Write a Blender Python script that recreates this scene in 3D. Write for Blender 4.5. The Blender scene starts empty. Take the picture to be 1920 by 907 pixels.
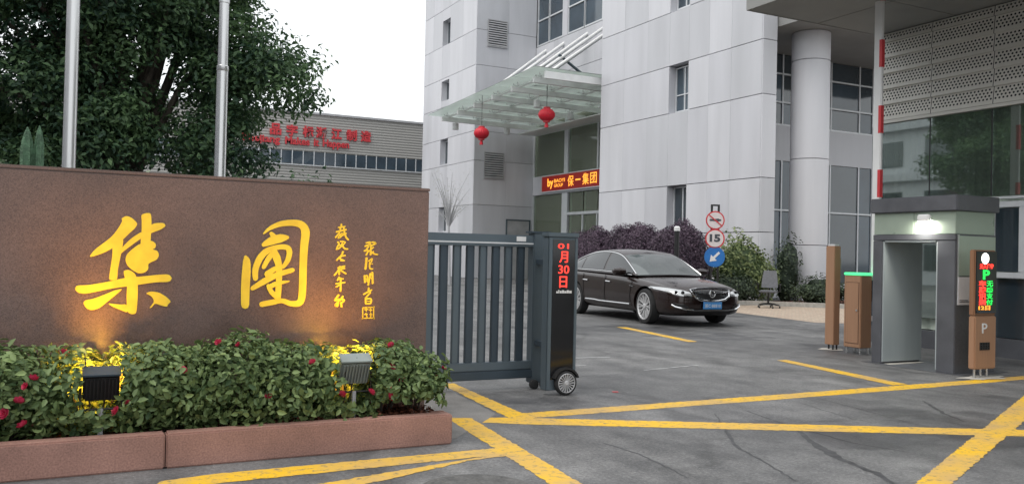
import bpy, bmesh, math, random
import numpy as np
from mathutils import Vector, Matrix
SC = bpy.context.scene
COL = SC.collection
RNG = np.random.default_rng(7)
random.seed(7)
R = math.radians

# ------------------------------------------------------------------ camera, sky, sun, exposure
def setup_camera():
    a, p, r = R(27.00517), R(0.80467), R(1.26495)
    f = Vector((math.sin(a)*math.cos(p), math.cos(a)*math.cos(p), math.sin(p)))
    rt = Vector((math.cos(a), -math.sin(a), 0)); up = rt.cross(f)
    rt2 = math.cos(r)*rt + math.sin(r)*up; up2 = -math.sin(r)*rt + math.cos(r)*up
    cd = bpy.data.cameras.new('camera'); co = bpy.data.objects.new('camera', cd); COL.objects.link(co)
    m = Matrix.Identity(4)
    for i, v in enumerate((rt2, up2, -f)):
        for j in range(3): m[j][i] = v[j]
    m.translation = Vector((0, 0, 1.4)); co.matrix_world = m
    cd.sensor_width = 36; cd.lens = 36*1618.47/1920; cd.clip_start = .05; cd.clip_end = 2000
    SC.camera = co
setup_camera()
W = bpy.data.worlds.new('World'); SC.world = W; W.use_nodes = True
nt = W.node_tree; bg = nt.nodes['Background']
sky = nt.nodes.new('ShaderNodeTexSky'); sky.sky_type = 'NISHITA'; sky.sun_disc = False
SUN_EL, SUN_AZ = R(58), R(-100)            # azimuth measured clockwise from +Y
sky.sun_elevation = SUN_EL; sky.sun_rotation = SUN_AZ; sky.dust_density = 6; sky.air_density = 1
sc_ = nt.nodes.new('ShaderNodeVectorMath'); sc_.operation = 'SCALE'; sc_.inputs['Scale'].default_value = .10
mx = nt.nodes.new('ShaderNodeMix'); mx.data_type = 'RGBA'; mx.inputs[0].default_value = .88   # overcast: an even white cloud layer over the sky
nt.links.new(sky.outputs[0], sc_.inputs[0]); nt.links.new(sc_.outputs[0], mx.inputs[6])
mx.inputs[7].default_value = (.955, .985, 1.0, 1)
nt.links.new(mx.outputs[2], bg.inputs[0]); bg.inputs[1].default_value = 1.08
sl = bpy.data.lights.new('sun', 'SUN'); sl.energy = 1.0; sl.angle = R(35); sl.color = (1, .97, .93)
so = bpy.data.objects.new('sun', sl); COL.objects.link(so)
sd = Vector((math.sin(SUN_AZ)*math.cos(SUN_EL), math.cos(SUN_AZ)*math.cos(SUN_EL), math.sin(SUN_EL)))
so.rotation_euler = (-sd).to_track_quat('-Z', 'Y').to_euler(); so.location = (-20, -5, 40)
vs = SC.view_settings; vs.view_transform = 'Standard'; vs.look = 'None'; vs.gamma = 1; vs.exposure = .42
SC.cycles.use_denoising = True
SC.cycles.max_bounces = 8; SC.cycles.transparent_max_bounces = 12; SC.cycles.caustics_reflective = False; SC.cycles.caustics_refractive = False

# ------------------------------------------------------------------ materials
def s2l(c):
    return tuple(((v/255)/12.92 if v/255 <= .04045 else (((v/255)+.055)/1.055)**2.4) for v in c)
def mat(name, col, rough=.6, metal=0., var=0., scale=3., bump=0., bscale=60., col2=None, spec=.5, coat=0., emit=None, es=0., streak=None, speck=None, rvar=0.):
    m = bpy.data.materials.new(name); m.use_nodes = True; n = m.node_tree; b = n.nodes['Principled BSDF']
    b.inputs['Base Color'].default_value = (*col, 1); b.inputs['Roughness'].default_value = rough
    b.inputs['Metallic'].default_value = metal; b.inputs['Specular IOR Level'].default_value = spec
    b.inputs['Coat Weight'].default_value = coat; b.inputs['Coat Roughness'].default_value = .05
    if emit: b.inputs['Emission Color'].default_value = (*emit, 1); b.inputs['Emission Strength'].default_value = es
    geo = n.nodes.new('ShaderNodeNewGeometry')
    cur = None
    if var or col2:
        tx = n.nodes.new('ShaderNodeTexNoise'); tx.inputs['Scale'].default_value = scale; tx.inputs['Detail'].default_value = 6
        v = geo.outputs['Position']
        if streak:
            mp = n.nodes.new('ShaderNodeVectorMath'); mp.operation = 'MULTIPLY'; mp.inputs[1].default_value = streak
            n.links.new(v, mp.inputs[0]); v = mp.outputs[0]
        n.links.new(v, tx.inputs['Vector'])
        rp = n.nodes.new('ShaderNodeValToRGB'); rp.color_ramp.elements[0].position = .3; rp.color_ramp.elements[1].position = .7
        c0 = col if col2 else tuple(x*(1-var) for x in col); c1 = col2 if col2 else tuple(min(1, x*(1+var)) for x in col)
        rp.color_ramp.elements[0].color = (*c0, 1); rp.color_ramp.elements[1].color = (*c1, 1)
        n.links.new(tx.outputs['Fac'], rp.inputs[0]); cur = rp.outputs[0]
        if rvar:
            mr = n.nodes.new('ShaderNodeMapRange'); mr.inputs[3].default_value = max(.02, rough-rvar); mr.inputs[4].default_value = min(1, rough+rvar)
            mr.inputs[1].default_value = .3; mr.inputs[2].default_value = .7
            n.links.new(tx.outputs['Fac'], mr.inputs[0]); n.links.new(mr.outputs[0], b.inputs['Roughness'])
    if speck:      # fine stone grain: (scale, strength)
        t2 = n.nodes.new('ShaderNodeTexNoise'); t2.inputs['Scale'].default_value = speck[0]; t2.inputs['Detail'].default_value = 2
        n.links.new(geo.outputs['Position'], t2.inputs['Vector'])
        mr = n.nodes.new('ShaderNodeMapRange'); mr.inputs[1].default_value = .3; mr.inputs[2].default_value = .7
        mr.inputs[3].default_value = 1-speck[1]; mr.inputs[4].default_value = 1+speck[1]
        n.links.new(t2.outputs['Fac'], mr.inputs[0])
        mm = n.nodes.new('ShaderNodeVectorMath'); mm.operation = 'SCALE'
        if cur: n.links.new(cur, mm.inputs[0])
        else: mm.inputs[0].default_value = col
        n.links.new(mr.outputs[0], mm.inputs['Scale']); cur = mm.outputs[0]
    if cur: n.links.new(cur, b.inputs['Base Color'])
    if bump:
        t3 = n.nodes.new('ShaderNodeTexNoise'); t3.inputs['Scale'].default_value = bscale; t3.inputs['Detail'].default_value = 3
        n.links.new(geo.outputs['Position'], t3.inputs['Vector'])
        bp = n.nodes.new('ShaderNodeBump'); bp.inputs['Strength'].default_value = bump; bp.inputs['Distance'].default_value = .02
        n.links.new(t3.outputs['Fac'], bp.inputs['Height']); n.links.new(bp.outputs[0], b.inputs['Normal'])
    return m
def emis(name, col, s):
    return mat(name, tuple(c*.3 for c in col), .5, emit=col, es=s)
def link_math(n, op, a, b=None):
    x = n.nodes.new('ShaderNodeMath'); x.operation = op
    for i, v in enumerate((a, b)):
        if v is None: continue
        if isinstance(v, (int, float)): x.inputs[i].default_value = v
        else: n.links.new(v, x.inputs[i])
    return x.outputs[0]

def glassy(name, tint, transp, rough=.03, body=.25, ior=1.75, milky=False, refl=0.):
    """window glass: part clear, part mirror by angle, with a body tint"""
    m = bpy.data.materials.new(name); m.use_nodes = True; n = m.node_tree
    for x in list(n.nodes): n.nodes.remove(x)
    o = n.nodes.new('ShaderNodeOutputMaterial'); tr = n.nodes.new('ShaderNodeBsdfTransparent'); tr.inputs[0].default_value = (*transp, 1)
    df = n.nodes.new('ShaderNodeBsdfTranslucent' if milky else 'ShaderNodeBsdfDiffuse'); df.inputs[0].default_value = (*tint, 1)
    gl = n.nodes.new('ShaderNodeBsdfGlossy'); gl.inputs['Roughness'].default_value = rough; gl.inputs[0].default_value = (.88, .95, .92, 1)
    fr = n.nodes.new('ShaderNodeFresnel'); fr.inputs[0].default_value = ior
    a = n.nodes.new('ShaderNodeMixShader'); a.inputs[0].default_value = body
    n.links.new(tr.outputs[0], a.inputs[1]); n.links.new(df.outputs[0], a.inputs[2])
    b = n.nodes.new('ShaderNodeMixShader'); n.links.new(link_math(n, 'ADD', link_math(n, 'MULTIPLY', fr.outputs[0], 1-refl), refl), b.inputs[0]); n.links.new(a.outputs[0], b.inputs[1]); n.links.new(gl.outputs[0], b.inputs[2])
    n.links.new(b.outputs[0], o.inputs[0]); return m
def leafmat(name, dark, light, trans=.25, rough=.5):
    m = bpy.data.materials.new(name); m.use_nodes = True; n = m.node_tree; b = n.nodes['Principled BSDF']
    at = n.nodes.new('ShaderNodeAttribute'); at.attribute_name = 'tint'
    rp = n.nodes.new('ShaderNodeValToRGB'); rp.color_ramp.elements[0].color = (*dark, 1); rp.color_ramp.elements[1].color = (*light, 1)
    n.links.new(at.outputs['Fac'], rp.inputs[0]); n.links.new(rp.outputs[0], b.inputs['Base Color'])
    b.inputs['Roughness'].default_value = rough; b.inputs['Specular IOR Level'].default_value = .35
    t = n.nodes.new('ShaderNodeBsdfTranslucent'); n.links.new(rp.outputs[0], t.inputs[0])
    mxs = n.nodes.new('ShaderNodeMixShader'); mxs.inputs[0].default_value = trans
    n.links.new(b.outputs[0], mxs.inputs[1]); n.links.new(t.outputs[0], mxs.inputs[2]); n.links.new(mxs.outputs[0], n.nodes['Material Output'].inputs[0])
    return m
M = {}
M['clad'] = mat('pale stone cladding', (.585, .588, .622), .55, var=.075, scale=1.3, streak=(1, 1, .14), speck=(160, .05), bump=.03, bscale=40, rvar=.1)
M['clad2'] = mat('paler stone cladding', (.625, .628, .66), .55, var=.07, scale=1.5, streak=(1, 1, .14), speck=(160, .05), bump=.03, bscale=40, rvar=.1)
M['clad3'] = mat('greyer stone cladding', (.55, .556, .585), .55, var=.08, scale=1.1, streak=(1, 1, .16), speck=(160, .05), bump=.03, bscale=40, rvar=.1)
M['joint'] = mat('dark joint sealant', (.22, .22, .24), .8, var=.2, scale=8)  # dark grey backing seen in the joints between cladding panels
M['concrete'] = mat('painted concrete', (.42, .42, .43), .75, var=.12, scale=2.5, bump=.1, bscale=30)
M['soffit'] = mat('grey soffit panel', (.30, .30, .29), .55, var=.08, scale=1.5)
M['screen'] = mat('perforated aluminium panel', (.66, .64, .59), .5, .0, var=.06, scale=3)
M['dark'] = mat('dark recess backing', (.025, .027, .03), .8, var=.2, scale=4)
M['alu'] = mat('white window aluminium', (.66, .68, .70), .4, .1, var=.05, scale=4)
M['steel'] = mat('brushed stainless steel', (.62, .62, .62), .28, .9, var=.08, scale=6, streak=(1, 1, .05), rvar=.08)
M['whitesteel'] = mat('white painted steel', (.82, .83, .82), .4, .0, var=.06, scale=3)
M['glassdark'] = mat('dark reflective glass', (.035, .05, .062), .06, 0, var=.25, scale=.7, spec=1.0, coat=.3)
M['glassblue'] = mat('blue grey glass', (.045, .068, .09), .06, 0, var=.4, scale=.5, spec=.8, coat=.2)
M['glassgreen'] = glassy('green tinted glass', (.42, .47, .355), (.76, .85, .76), .03, .36, 1.5)
M['canopyglass'] = glassy('canopy glass', (.82, .88, .845), (.90, .95, .92), .1, .8, 1.4, True)
M['gateglass'] = glassy('gatehouse glass', (.26, .31, .28), (.86, .91, .87), .02, .2, 1.5, False, .30)
M['curtain'] = mat('pale green curtain', (.72, .80, .70), .9, var=.25, scale=2, streak=(6, 6, .2))
M['lobby'] = mat('lobby interior wall', (.55, .50, .40), .7, var=.3, scale=.7)
M['granite'] = mat('red brown polished granite', s2l((108, 87, 80)), .30, var=.24, scale=1.7, speck=(150, .36), bump=.015, bscale=200, rvar=.06)
M['granite_dark'] = mat('dark grey granite', (.10, .103, .115), .38, var=.18, scale=3, speck=(160, .4), rvar=.08)
M['gold'] = mat('gold leaf lettering', (.95, .66, .045), .40, .1, var=.12, scale=9, emit=(.95, .62, .03), es=0)
M['kerb'] = mat('reddish brown kerb stone', s2l((156, 118, 106)), .7, var=.24, scale=2.6, speck=(90, .22), bump=.1, bscale=60)
M['soil'] = mat('reddish mulch', (.10, .035, .022), .95, var=.5, scale=40, bump=1., bscale=70)
M['gatemetal'] = mat('blue grey powder coated steel', s2l((94, 106, 114)), .42, .35, var=.06, scale=3, rvar=.06)
M['gatedark'] = mat('dark blue grey powder coated steel', s2l((66, 78, 88)), .42, .35, var=.08, scale=3)
M['blackgloss'] = mat('black acrylic panel', (.008, .008, .009), .08, 0, spec=.6)
M['black'] = mat('black plastic', (.015, .015, .016), .5, var=.2, scale=20)
M['rubber'] = mat('tyre rubber', (.022, .022, .023), .75, var=.2, scale=20, bump=.1, bscale=150)
M['chrome'] = mat('chrome trim', (.82, .82, .83), .12, 1.)
M['rim'] = mat('alloy wheel', (.62, .62, .63), .35, .3, var=.05, scale=10)
M['paint'] = mat('dark brown metallic car paint', (.020, .010, .0085), .24, .25, var=.1, scale=300, spec=.4, coat=.75)
M['carglass'] = mat('tinted car glass', (.012, .014, .016), .04, 0, spec=1., coat=.2)
M['windscreen'] = mat('windscreen glass', (.085, .10, .10), .05, 0, var=.2, scale=1.3, spec=1., coat=.3)
M['lampglass'] = mat('headlamp lens', (.55, .56, .57), .12, .4, spec=1., coat=1.)
M['tan'] = mat('tan wood grain powder coat', s2l((164, 126, 99)), .5, var=.08, scale=2.5, streak=(30, 30, .6), rvar=.05)
M['tand'] = mat('brown wood grain powder coat', s2l((140, 102, 76)), .5, var=.08, scale=2.5, streak=(30, 30, .6))
M['plate'] = mat('blue plate', (.08, .30, .66), .4, var=.1, scale=30)
M['white'] = mat('white paint', (.78, .78, .78), .45, var=.04, scale=5)
M['paper'] = mat('white paper sheet', (.78, .79, .82), .7, var=.05, scale=8)
M['greyink'] = mat('grey ink', (.07, .075, .09), .7)
M['red'] = mat('red paint', (.60, .05, .06), .45, var=.08, scale=8)
M['signred'] = mat('faded red sign letters', s2l((205, 62, 68)), .6, var=.1, scale=4)
M['lantern'] = mat('red lantern silk', (.60, .012, .03), .5, var=.15, scale=14)
M['signblue'] = mat('blue sign face', (.03, .18, .52), .4, var=.06, scale=8)
M['signwhite'] = mat('pinkish white sign face', (.72, .66, .66), .5, var=.04, scale=8)
M['panelgreen'] = mat('pale green metal panel', (.36, .43, .36), .35, .25, var=.08, scale=2, rvar=.08)
M['reveal'] = mat('pale grey blue reveal panel', (.36, .40, .41), .45, 0, var=.06, scale=1.6, streak=(3, 3, .2))
M['chairfab'] = mat('grey mesh chair fabric', (.16, .165, .18), .8, var=.15, scale=20)
M['bark'] = mat('grey brown bark', (.09, .075, .06), .9, var=.4, scale=6, streak=(3, 3, .6), bump=.5, bscale=25)
M['ledred'] = emis('red led', (1.0, .045, .03), 1.6)
M['ledgreen'] = emis('green led', (.03, 1.0, .12), .9)
M['ledamber'] = emis('amber led', (1.0, .36, .04), 1.3)
M['ledboard'] = emis('red led board', (.24, .008, .004), .5)
M['lampwhite'] = emis('lit white lamp', (1., .97, .86), 3.2)
M['lampwarm'] = emis('lit amber lamp', (1., .62, .12), 2.5)
M['greenglow'] = emis('green light strip', (.10, .85, .32), 1.0)
M['leaf_shrub'] = leafmat('rose shrub leaves', (.05, .095, .035), (.29, .385, .15), .22)
M['leaf_tree'] = leafmat('evergreen tree leaves', (.030, .070, .042), (.145, .24, .10), .32)
M['leaf_purple'] = leafmat('purple hedge leaves', (.045, .028, .046), (.17, .115, .16), .2)
M['leaf_green'] = leafmat('bush leaves', (.06, .10, .035), (.36, .42, .18), .25)
M['leaf_low'] = leafmat('dark low hedge leaves', (.025, .04, .025), (.11, .15, .08), .2)
M['leaf_pale'] = leafmat('pale blossom', (.36, .36, .33), (.66, .66, .62), .3)
M['leaf_garden'] = leafmat('garden leaves', (.10, .14, .08), (.42, .46, .36), .25)
M['petal'] = leafmat('crimson petals', (.42, .01, .04), (.70, .07, .16), .25)
M['succulent'] = mat('succulent skin', (.075, .15, .085), .6, var=.45, scale=14, bump=.6, bscale=60)

def yellow_paint():
    m = mat('worn yellow road paint', (.72, .44, .03), .6); n = m.node_tree; b = n.nodes['Principled BSDF']
    g = n.nodes.new('ShaderNodeNewGeometry')
    t = n.nodes.new('ShaderNodeTexNoise'); t.inputs['Scale'].default_value = 1.6; t.inputs['Detail'].default_value = 8; n.links.new(g.outputs['Position'], t.inputs['Vector'])
    r = n.nodes.new('ShaderNodeValToRGB'); r.color_ramp.elements[0].position = .36; r.color_ramp.elements[0].color = (.56, .36, .12, 1)
    r.color_ramp.elements[1].position = .6; r.color_ramp.elements[1].color = (.80, .47, .015, 1); n.links.new(t.outputs['Fac'], r.inputs[0])
    t2 = n.nodes.new('ShaderNodeTexNoise'); t2.inputs['Scale'].default_value = 17; t2.inputs['Detail'].default_value = 6; t2.inputs['Roughness'].default_value = .7; n.links.new(g.outputs['Position'], t2.inputs['Vector'])
    r2 = n.nodes.new('ShaderNodeValToRGB'); r2.color_ramp.elements[0].position = .34; r2.color_ramp.elements[1].position = .47; n.links.new(t2.outputs['Fac'], r2.inputs[0])
    mixn = n.nodes.new('ShaderNodeMix'); mixn.data_type = 'RGBA'; n.links.new(r2.outputs[0], mixn.inputs[0]); mixn.inputs[6].default_value = (.26, .20, .11, 1); n.links.new(r.outputs[0], mixn.inputs[7])
    n.links.new(mixn.outputs[2], b.inputs['Base Color']); return m
M['yellow'] = yellow_paint()
def asphalt():
    m = mat('asphalt', (.1, .1, .1), .6); n = m.node_tree; b = n.nodes['Principled BSDF']; g = n.nodes.new('ShaderNodeNewGeometry'); P = g.outputs['Position']
    def noise(s, d=6, ro=.5, vec=P):
        t = n.nodes.new('ShaderNodeTexNoise'); t.inputs['Scale'].default_value = s; t.inputs['Detail'].default_value = d; t.inputs['Roughness'].default_value = ro; n.links.new(vec, t.inputs['Vector']); return t.outputs['Fac']
    def ramp(f, a, bb, ca, cb):
        r = n.nodes.new('ShaderNodeValToRGB'); r.color_ramp.elements[0].position = a; r.color_ramp.elements[1].position = bb
        r.color_ramp.elements[0].color = (*ca, 1); r.color_ramp.elements[1].color = (*cb, 1); n.links.new(f, r.inputs[0]); return r.outputs[0]
    def mul(a, bb):
        x = n.nodes.new('ShaderNodeVectorMath'); x.operation = 'MULTIPLY'; n.links.new(a, x.inputs[0]); n.links.new(bb, x.inputs[1]); return x.outputs[0]
    base = ramp(noise(.45, 6, .6), .32, .68, (.108, .109, .112), (.205, .205, .207))
    blotch = ramp(noise(2.6, 8, .7), .38, .62, (.78, .78, .785), (1.2, 1.19, 1.175))
    grain = ramp(noise(38, 8, .8), .40, .60, (.66, .66, .66), (1.34, 1.33, 1.31))
    speck = ramp(noise(80, 2), .62, .68, (1, 1, 1), (1.7, 1.68, 1.62))
    # tyre streaks: noise stretched along the driving direction
    mp = n.nodes.new('ShaderNodeMapping'); mp.inputs['Rotation'].default_value = (0, 0, R(20)); mp.inputs['Scale'].default_value = (1.5, .22, 1); n.links.new(P, mp.inputs['Vector'])
    streak = ramp(noise(1.2, 7, .65, mp.outputs[0]), .36, .60, (.66, .66, .67), (1.04, 1.04, 1.04))
    # damp areas with broken edges
    dampf = noise(.33, 8, .62); damp = ramp(dampf, .555, .60, (1, 1, 1), (.60, .60, .62))
    # thin wandering sealed cracks
    wob = n.nodes.new('ShaderNodeVectorMath'); wob.operation = 'MULTIPLY_ADD'
    tn = n.nodes.new('ShaderNodeTexNoise'); tn.inputs['Scale'].default_value = 1.1; tn.inputs['Detail'].default_value = 8; n.links.new(P, tn.inputs['Vector'])
    n.links.new(tn.outputs['Color'], wob.inputs[0]); wob.inputs[1].default_value = (2.2, 2.2, 0); n.links.new(P, wob.inputs[2])
    vo = n.nodes.new('ShaderNodeTexVoronoi'); vo.feature = 'DISTANCE_TO_EDGE'; vo.inputs['Scale'].default_value = .27; n.links.new(wob.outputs[0], vo.inputs['Vector'])
    crack = ramp(vo.outputs[0], .0, .03, (.72, .72, .72), (1, 1, 1))
    c = mul(mul(mul(mul(mul(mul(base, grain), streak), crack), blotch), damp), speck)
    n.links.new(c, b.inputs['Base Color'])
    rr = n.nodes.new('ShaderNodeMapRange'); rr.inputs[1].default_value = .35; rr.inputs[2].default_value = .65; rr.inputs[3].default_value = .75; rr.inputs[4].default_value = .38
    n.links.new(dampf, rr.inputs[0]); n.links.new(rr.outputs[0], b.inputs['Roughness'])
    bp = n.nodes.new('ShaderNodeBump'); bp.inputs['Strength'].default_value = .25; bp.inputs['Distance'].default_value = .01
    n.links.new(noise(140, 3), bp.inputs['Height']); n.links.new(bp.outputs[0], b.inputs['Normal'])
    return m
M['asphalt'] = asphalt()
def paver():
    m = mat('tan brick pavers', (.4, .3, .2), .75); n = m.node_tree; b = n.nodes['Principled BSDF']; g = n.nodes.new('ShaderNodeNewGeometry')
    t = n.nodes.new('ShaderNodeTexBrick'); t.inputs['Scale'].default_value = 4; t.inputs['Color1'].default_value = (.40, .29, .22, 1); t.inputs['Color2'].default_value = (.50, .41, .31, 1); t.inputs['Mortar'].default_value = (.28, .25, .21, 1); t.inputs['Mortar Size'].default_value = .02
    n.links.new(g.outputs['Position'], t.inputs['Vector']); n.links.new(t.outputs[0], b.inputs['Base Color']); return m
M['paver'] = paver()
def siding():
    m = mat('ribbed beige metal siding', (.5, .5, .45), .5); n = m.node_tree; b = n.nodes['Principled BSDF']; g = n.nodes.new('ShaderNodeNewGeometry')
    w = n.nodes.new('ShaderNodeTexWave'); w.wave_type = 'BANDS'; w.bands_direction = 'Z'; w.inputs['Scale'].default_value = 1.6; w.inputs['Distortion'].default_value = .1; n.links.new(g.outputs['Position'], w.inputs['Vector'])
    r = n.nodes.new('ShaderNodeValToRGB'); r.color_ramp.elements[0].color = (.31, .305, .29, 1); r.color_ramp.elements[1].color = (.40, .39, .365, 1); r.color_ramp.elements[0].position = .05; r.color_ramp.elements[1].position = .35
    n.links.new(w.outputs[0], r.inputs[0]); n.links.new(r.outputs[0], b.inputs['Base Color'])
    bp = n.nodes.new('ShaderNodeBump'); bp.inputs['Strength'].default_value = .6; bp.inputs['Distance'].default_value = .05; n.links.new(w.outputs[0], bp.inputs['Height']); n.links.new(bp.outputs[0], b.inputs['Normal'])
    return m
M['siding'] = siding()

# ------------------------------------------------------------------ mesh helpers
WL = {}
class MB:
    def __init__(s): s.v = []; s.f = []
    def add(s, v, f):
        o = len(s.v); s.v += [tuple(p) for p in v]; s.f += [tuple(i+o for i in q) for q in f]; return s
    def box(s, x0, x1, y0, y1, z0, z1):
        v = [(x, y, z) for x in (x0, x1) for y in (y0, y1) for z in (z0, z1)]
        return s.add(v, [(0, 1, 3, 2), (4, 6, 7, 5), (0, 4, 5, 1), (2, 3, 7, 6), (0, 2, 6, 4), (1, 5, 7, 3)])
    def prism(s, poly, y0, y1, f=None):
        """polygon of (a,b) extruded; f maps (a,b,depth) to xyz"""
        f = f or (lambda a, b, d: (a, d, b)); n = len(poly)
        v = [f(a, b, y0) for a, b in poly] + [f(a, b, y1) for a, b in poly]
        fc = [tuple(range(n)), tuple(range(2*n-1, n-1, -1))] + [(i, n+i, n+(i+1) % n, (i+1) % n) for i in range(n)]
        return s.add(v, fc)
    def tube(s, pts, r, seg=10, cap=True):
        pts = [Vector(p) for p in pts]; rs = r if isinstance(r, (list, tuple)) else [r]*len(pts)
        v = []; f = []; ref = None
        for i, p in enumerate(pts):
            d = (pts[min(i+1, len(pts)-1)]-pts[max(i-1, 0)]).normalized()
            if ref is None: ref = d.orthogonal().normalized()
            a = (ref - d*ref.dot(d)).normalized(); ref = a; b = d.cross(a)
            for k in range(seg):
                t = 2*math.pi*k/seg; v.append(p + (a*math.cos(t)+b*math.sin(t))*rs[i])
        for i in range(len(pts)-1):
            for k in range(seg): f.append((i*seg+k, i*seg+(k+1) % seg, (i+1)*seg+(k+1) % seg, (i+1)*seg+k))
        if cap: f.append(tuple(range(seg-1, -1, -1))); f.append(tuple(range((len(pts)-1)*seg, len(pts)*seg)))
        return s.add(v, f)
    def lathe(s, prof, c=(0, 0, 0), axis='Z', seg=24, ring=False):
        """prof: (radius, height) list"""
        v = []; f = []; n = len(prof)
        for r, h in prof:
            for k in range(seg):
                t = 2*math.pi*k/seg; a, b = r*math.cos(t), r*math.sin(t)
                p = {'Z': (a, b, h), 'Y': (a, h, b), 'X': (h, a, b)}[axis]; v.append((p[0]+c[0], p[1]+c[1], p[2]+c[2]))
        for i in range(n-1):
            for k in range(seg): f.append((i*seg+k, i*seg+(k+1) % seg, (i+1)*seg+(k+1) % seg, (i+1)*seg+k))
        if ring: f += [((n-1)*seg+k, (n-1)*seg+(k+1) % seg, (k+1) % seg, k) for k in range(seg)]
        else: f.append(tuple(range(seg-1, -1, -1))); f.append(tuple(range((n-1)*seg, n*seg)))
        return s.add(v, f)
def mesh(name, v, f, m, bevel=0, smooth=False, seg=2):
    me = bpy.data.meshes.new(name); me.from_pydata([tuple(p) for p in v], [], f)
    bm = bmesh.new(); bm.from_mesh(me); bmesh.ops.recalc_face_normals(bm, faces=bm.faces)
    if bevel:
        es = [e for e in bm.edges if len(e.link_faces) == 2 and e.calc_face_angle(0) > .6]
        bmesh.ops.bevel(bm, geom=es, offset=bevel, segments=seg, affect='EDGES', clamp_overlap=True)
    bm.to_mesh(me); bm.free()
    if smooth:
        me.polygons.foreach_set('use_smooth', [True]*len(me.polygons))
        if hasattr(me, 'set_sharp_from_angle'): me.set_sharp_from_angle(angle=R(40))
    me.materials.append(m if not isinstance(m, str) else M[m]); return me
def put(name, me, parent=None, loc=(0, 0, 0), rz=0, kind=None):
    o = bpy.data.objects.new(name, me); COL.objects.link(o)
    off = WL.get(parent, Vector((0, 0, 0))) if parent else Vector((0, 0, 0))
    o.location = Vector(loc)-off; o.rotation_euler = (0, 0, rz); WL[o] = Vector(loc)
    if parent: o.parent = parent
    if kind: o['kind'] = kind
    return o
def obj(name, mb, m, parent=None, bevel=0, smooth=False, kind=None):
    """mesh given in its parent's frame origin + WL offset (world coordinates for unrotated things)"""
    off = WL.get(parent, Vector((0, 0, 0))) if parent else Vector((0, 0, 0))
    if not parent:
        c = np.array(mb.v); off = Vector(((c[:, 0].min()+c[:, 0].max())/2, (c[:, 1].min()+c[:, 1].max())/2, c[:, 2].min()))
    v = [(p[0]-off[0], p[1]-off[1], p[2]-off[2]) for p in mb.v]
    me = mesh(name, v, mb.f, m, bevel, smooth)
    return put(name, me, parent, off, 0, kind)
def thing(name, label, cat, loc, group=None, rz=None):
    o = bpy.data.objects.new(name, None); COL.objects.link(o); o.location = loc; o.empty_display_size = .2
    o['label'] = label; o['category'] = cat
    if group: o['group'] = group
    WL[o] = Vector(loc)
    if rz is not None: o.rotation_euler = (0, 0, rz); WL[o] = Vector((0, 0, 0))   # children given in local coordinates
    return o
def tag(o, label, cat, group=None):
    o['label'] = label; o['category'] = cat
    if group: o['group'] = group
    return o
def struct(name, mb, m): return obj(name, mb, m, kind='structure')
def quadgrid(fn, nu, nv, mb=None):
    mb = mb or MB(); v = [fn(i/nu, j/nv) for i in range(nu+1) for j in range(nv+1)]
    f = [(i*(nv+1)+j, (i+1)*(nv+1)+j, (i+1)*(nv+1)+j+1, i*(nv+1)+j+1) for i in range(nu) for j in range(nv)]
    return mb.add(v, f)
def text(name, body, m, parent, origin, right, up, w=None, h=None, size=1, extrude=.002, local=False, bold=0):
    """flat lettering laid on a plane: origin = lower left corner, fitted into w x h"""
    cu = bpy.data.curves.new(name, 'FONT'); cu.body = body; cu.size = size; cu.extrude = extrude; cu.offset = bold; cu.resolution_u = 3
    t = bpy.data.objects.new(name, cu); COL.objects.link(t); dg = bpy.context.evaluated_depsgraph_get(); dg.update()
    me = bpy.data.meshes.new_from_object(t.evaluated_get(dg)); bpy.data.objects.remove(t); bpy.data.curves.remove(cu)
    n = len(me.vertices); co = np.zeros(n*3); me.vertices.foreach_get('co', co); co = co.reshape(-1, 3)
    if n == 0: return None
    mn, mxx = co.min(0), co.max(0); sx = (w/(mxx[0]-mn[0])) if w else None; sy = (h/(mxx[1]-mn[1])) if h else None
    sx = sx or sy or 1; sy = sy or sx
    right = np.array(right, float); up = np.array(up, float); nr = np.cross(right, up)
    off = np.zeros(3) if local else np.array(WL.get(parent, Vector((0, 0, 0))))
    p = np.array(origin)-off+np.outer((co[:, 0]-mn[0])*sx, right)+np.outer((co[:, 1]-mn[1])*sy, up)+np.outer(co[:, 2], nr)
    me.vertices.foreach_set('co', p.ravel()); me.update(); me.materials.clear(); me.materials.append(M[m]); me.name = name
    o = bpy.data.objects.new(name, me); COL.objects.link(o); WL[o] = WL.get(parent, Vector((0, 0, 0))).copy()
    if parent: o.parent = parent
    return o
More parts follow.
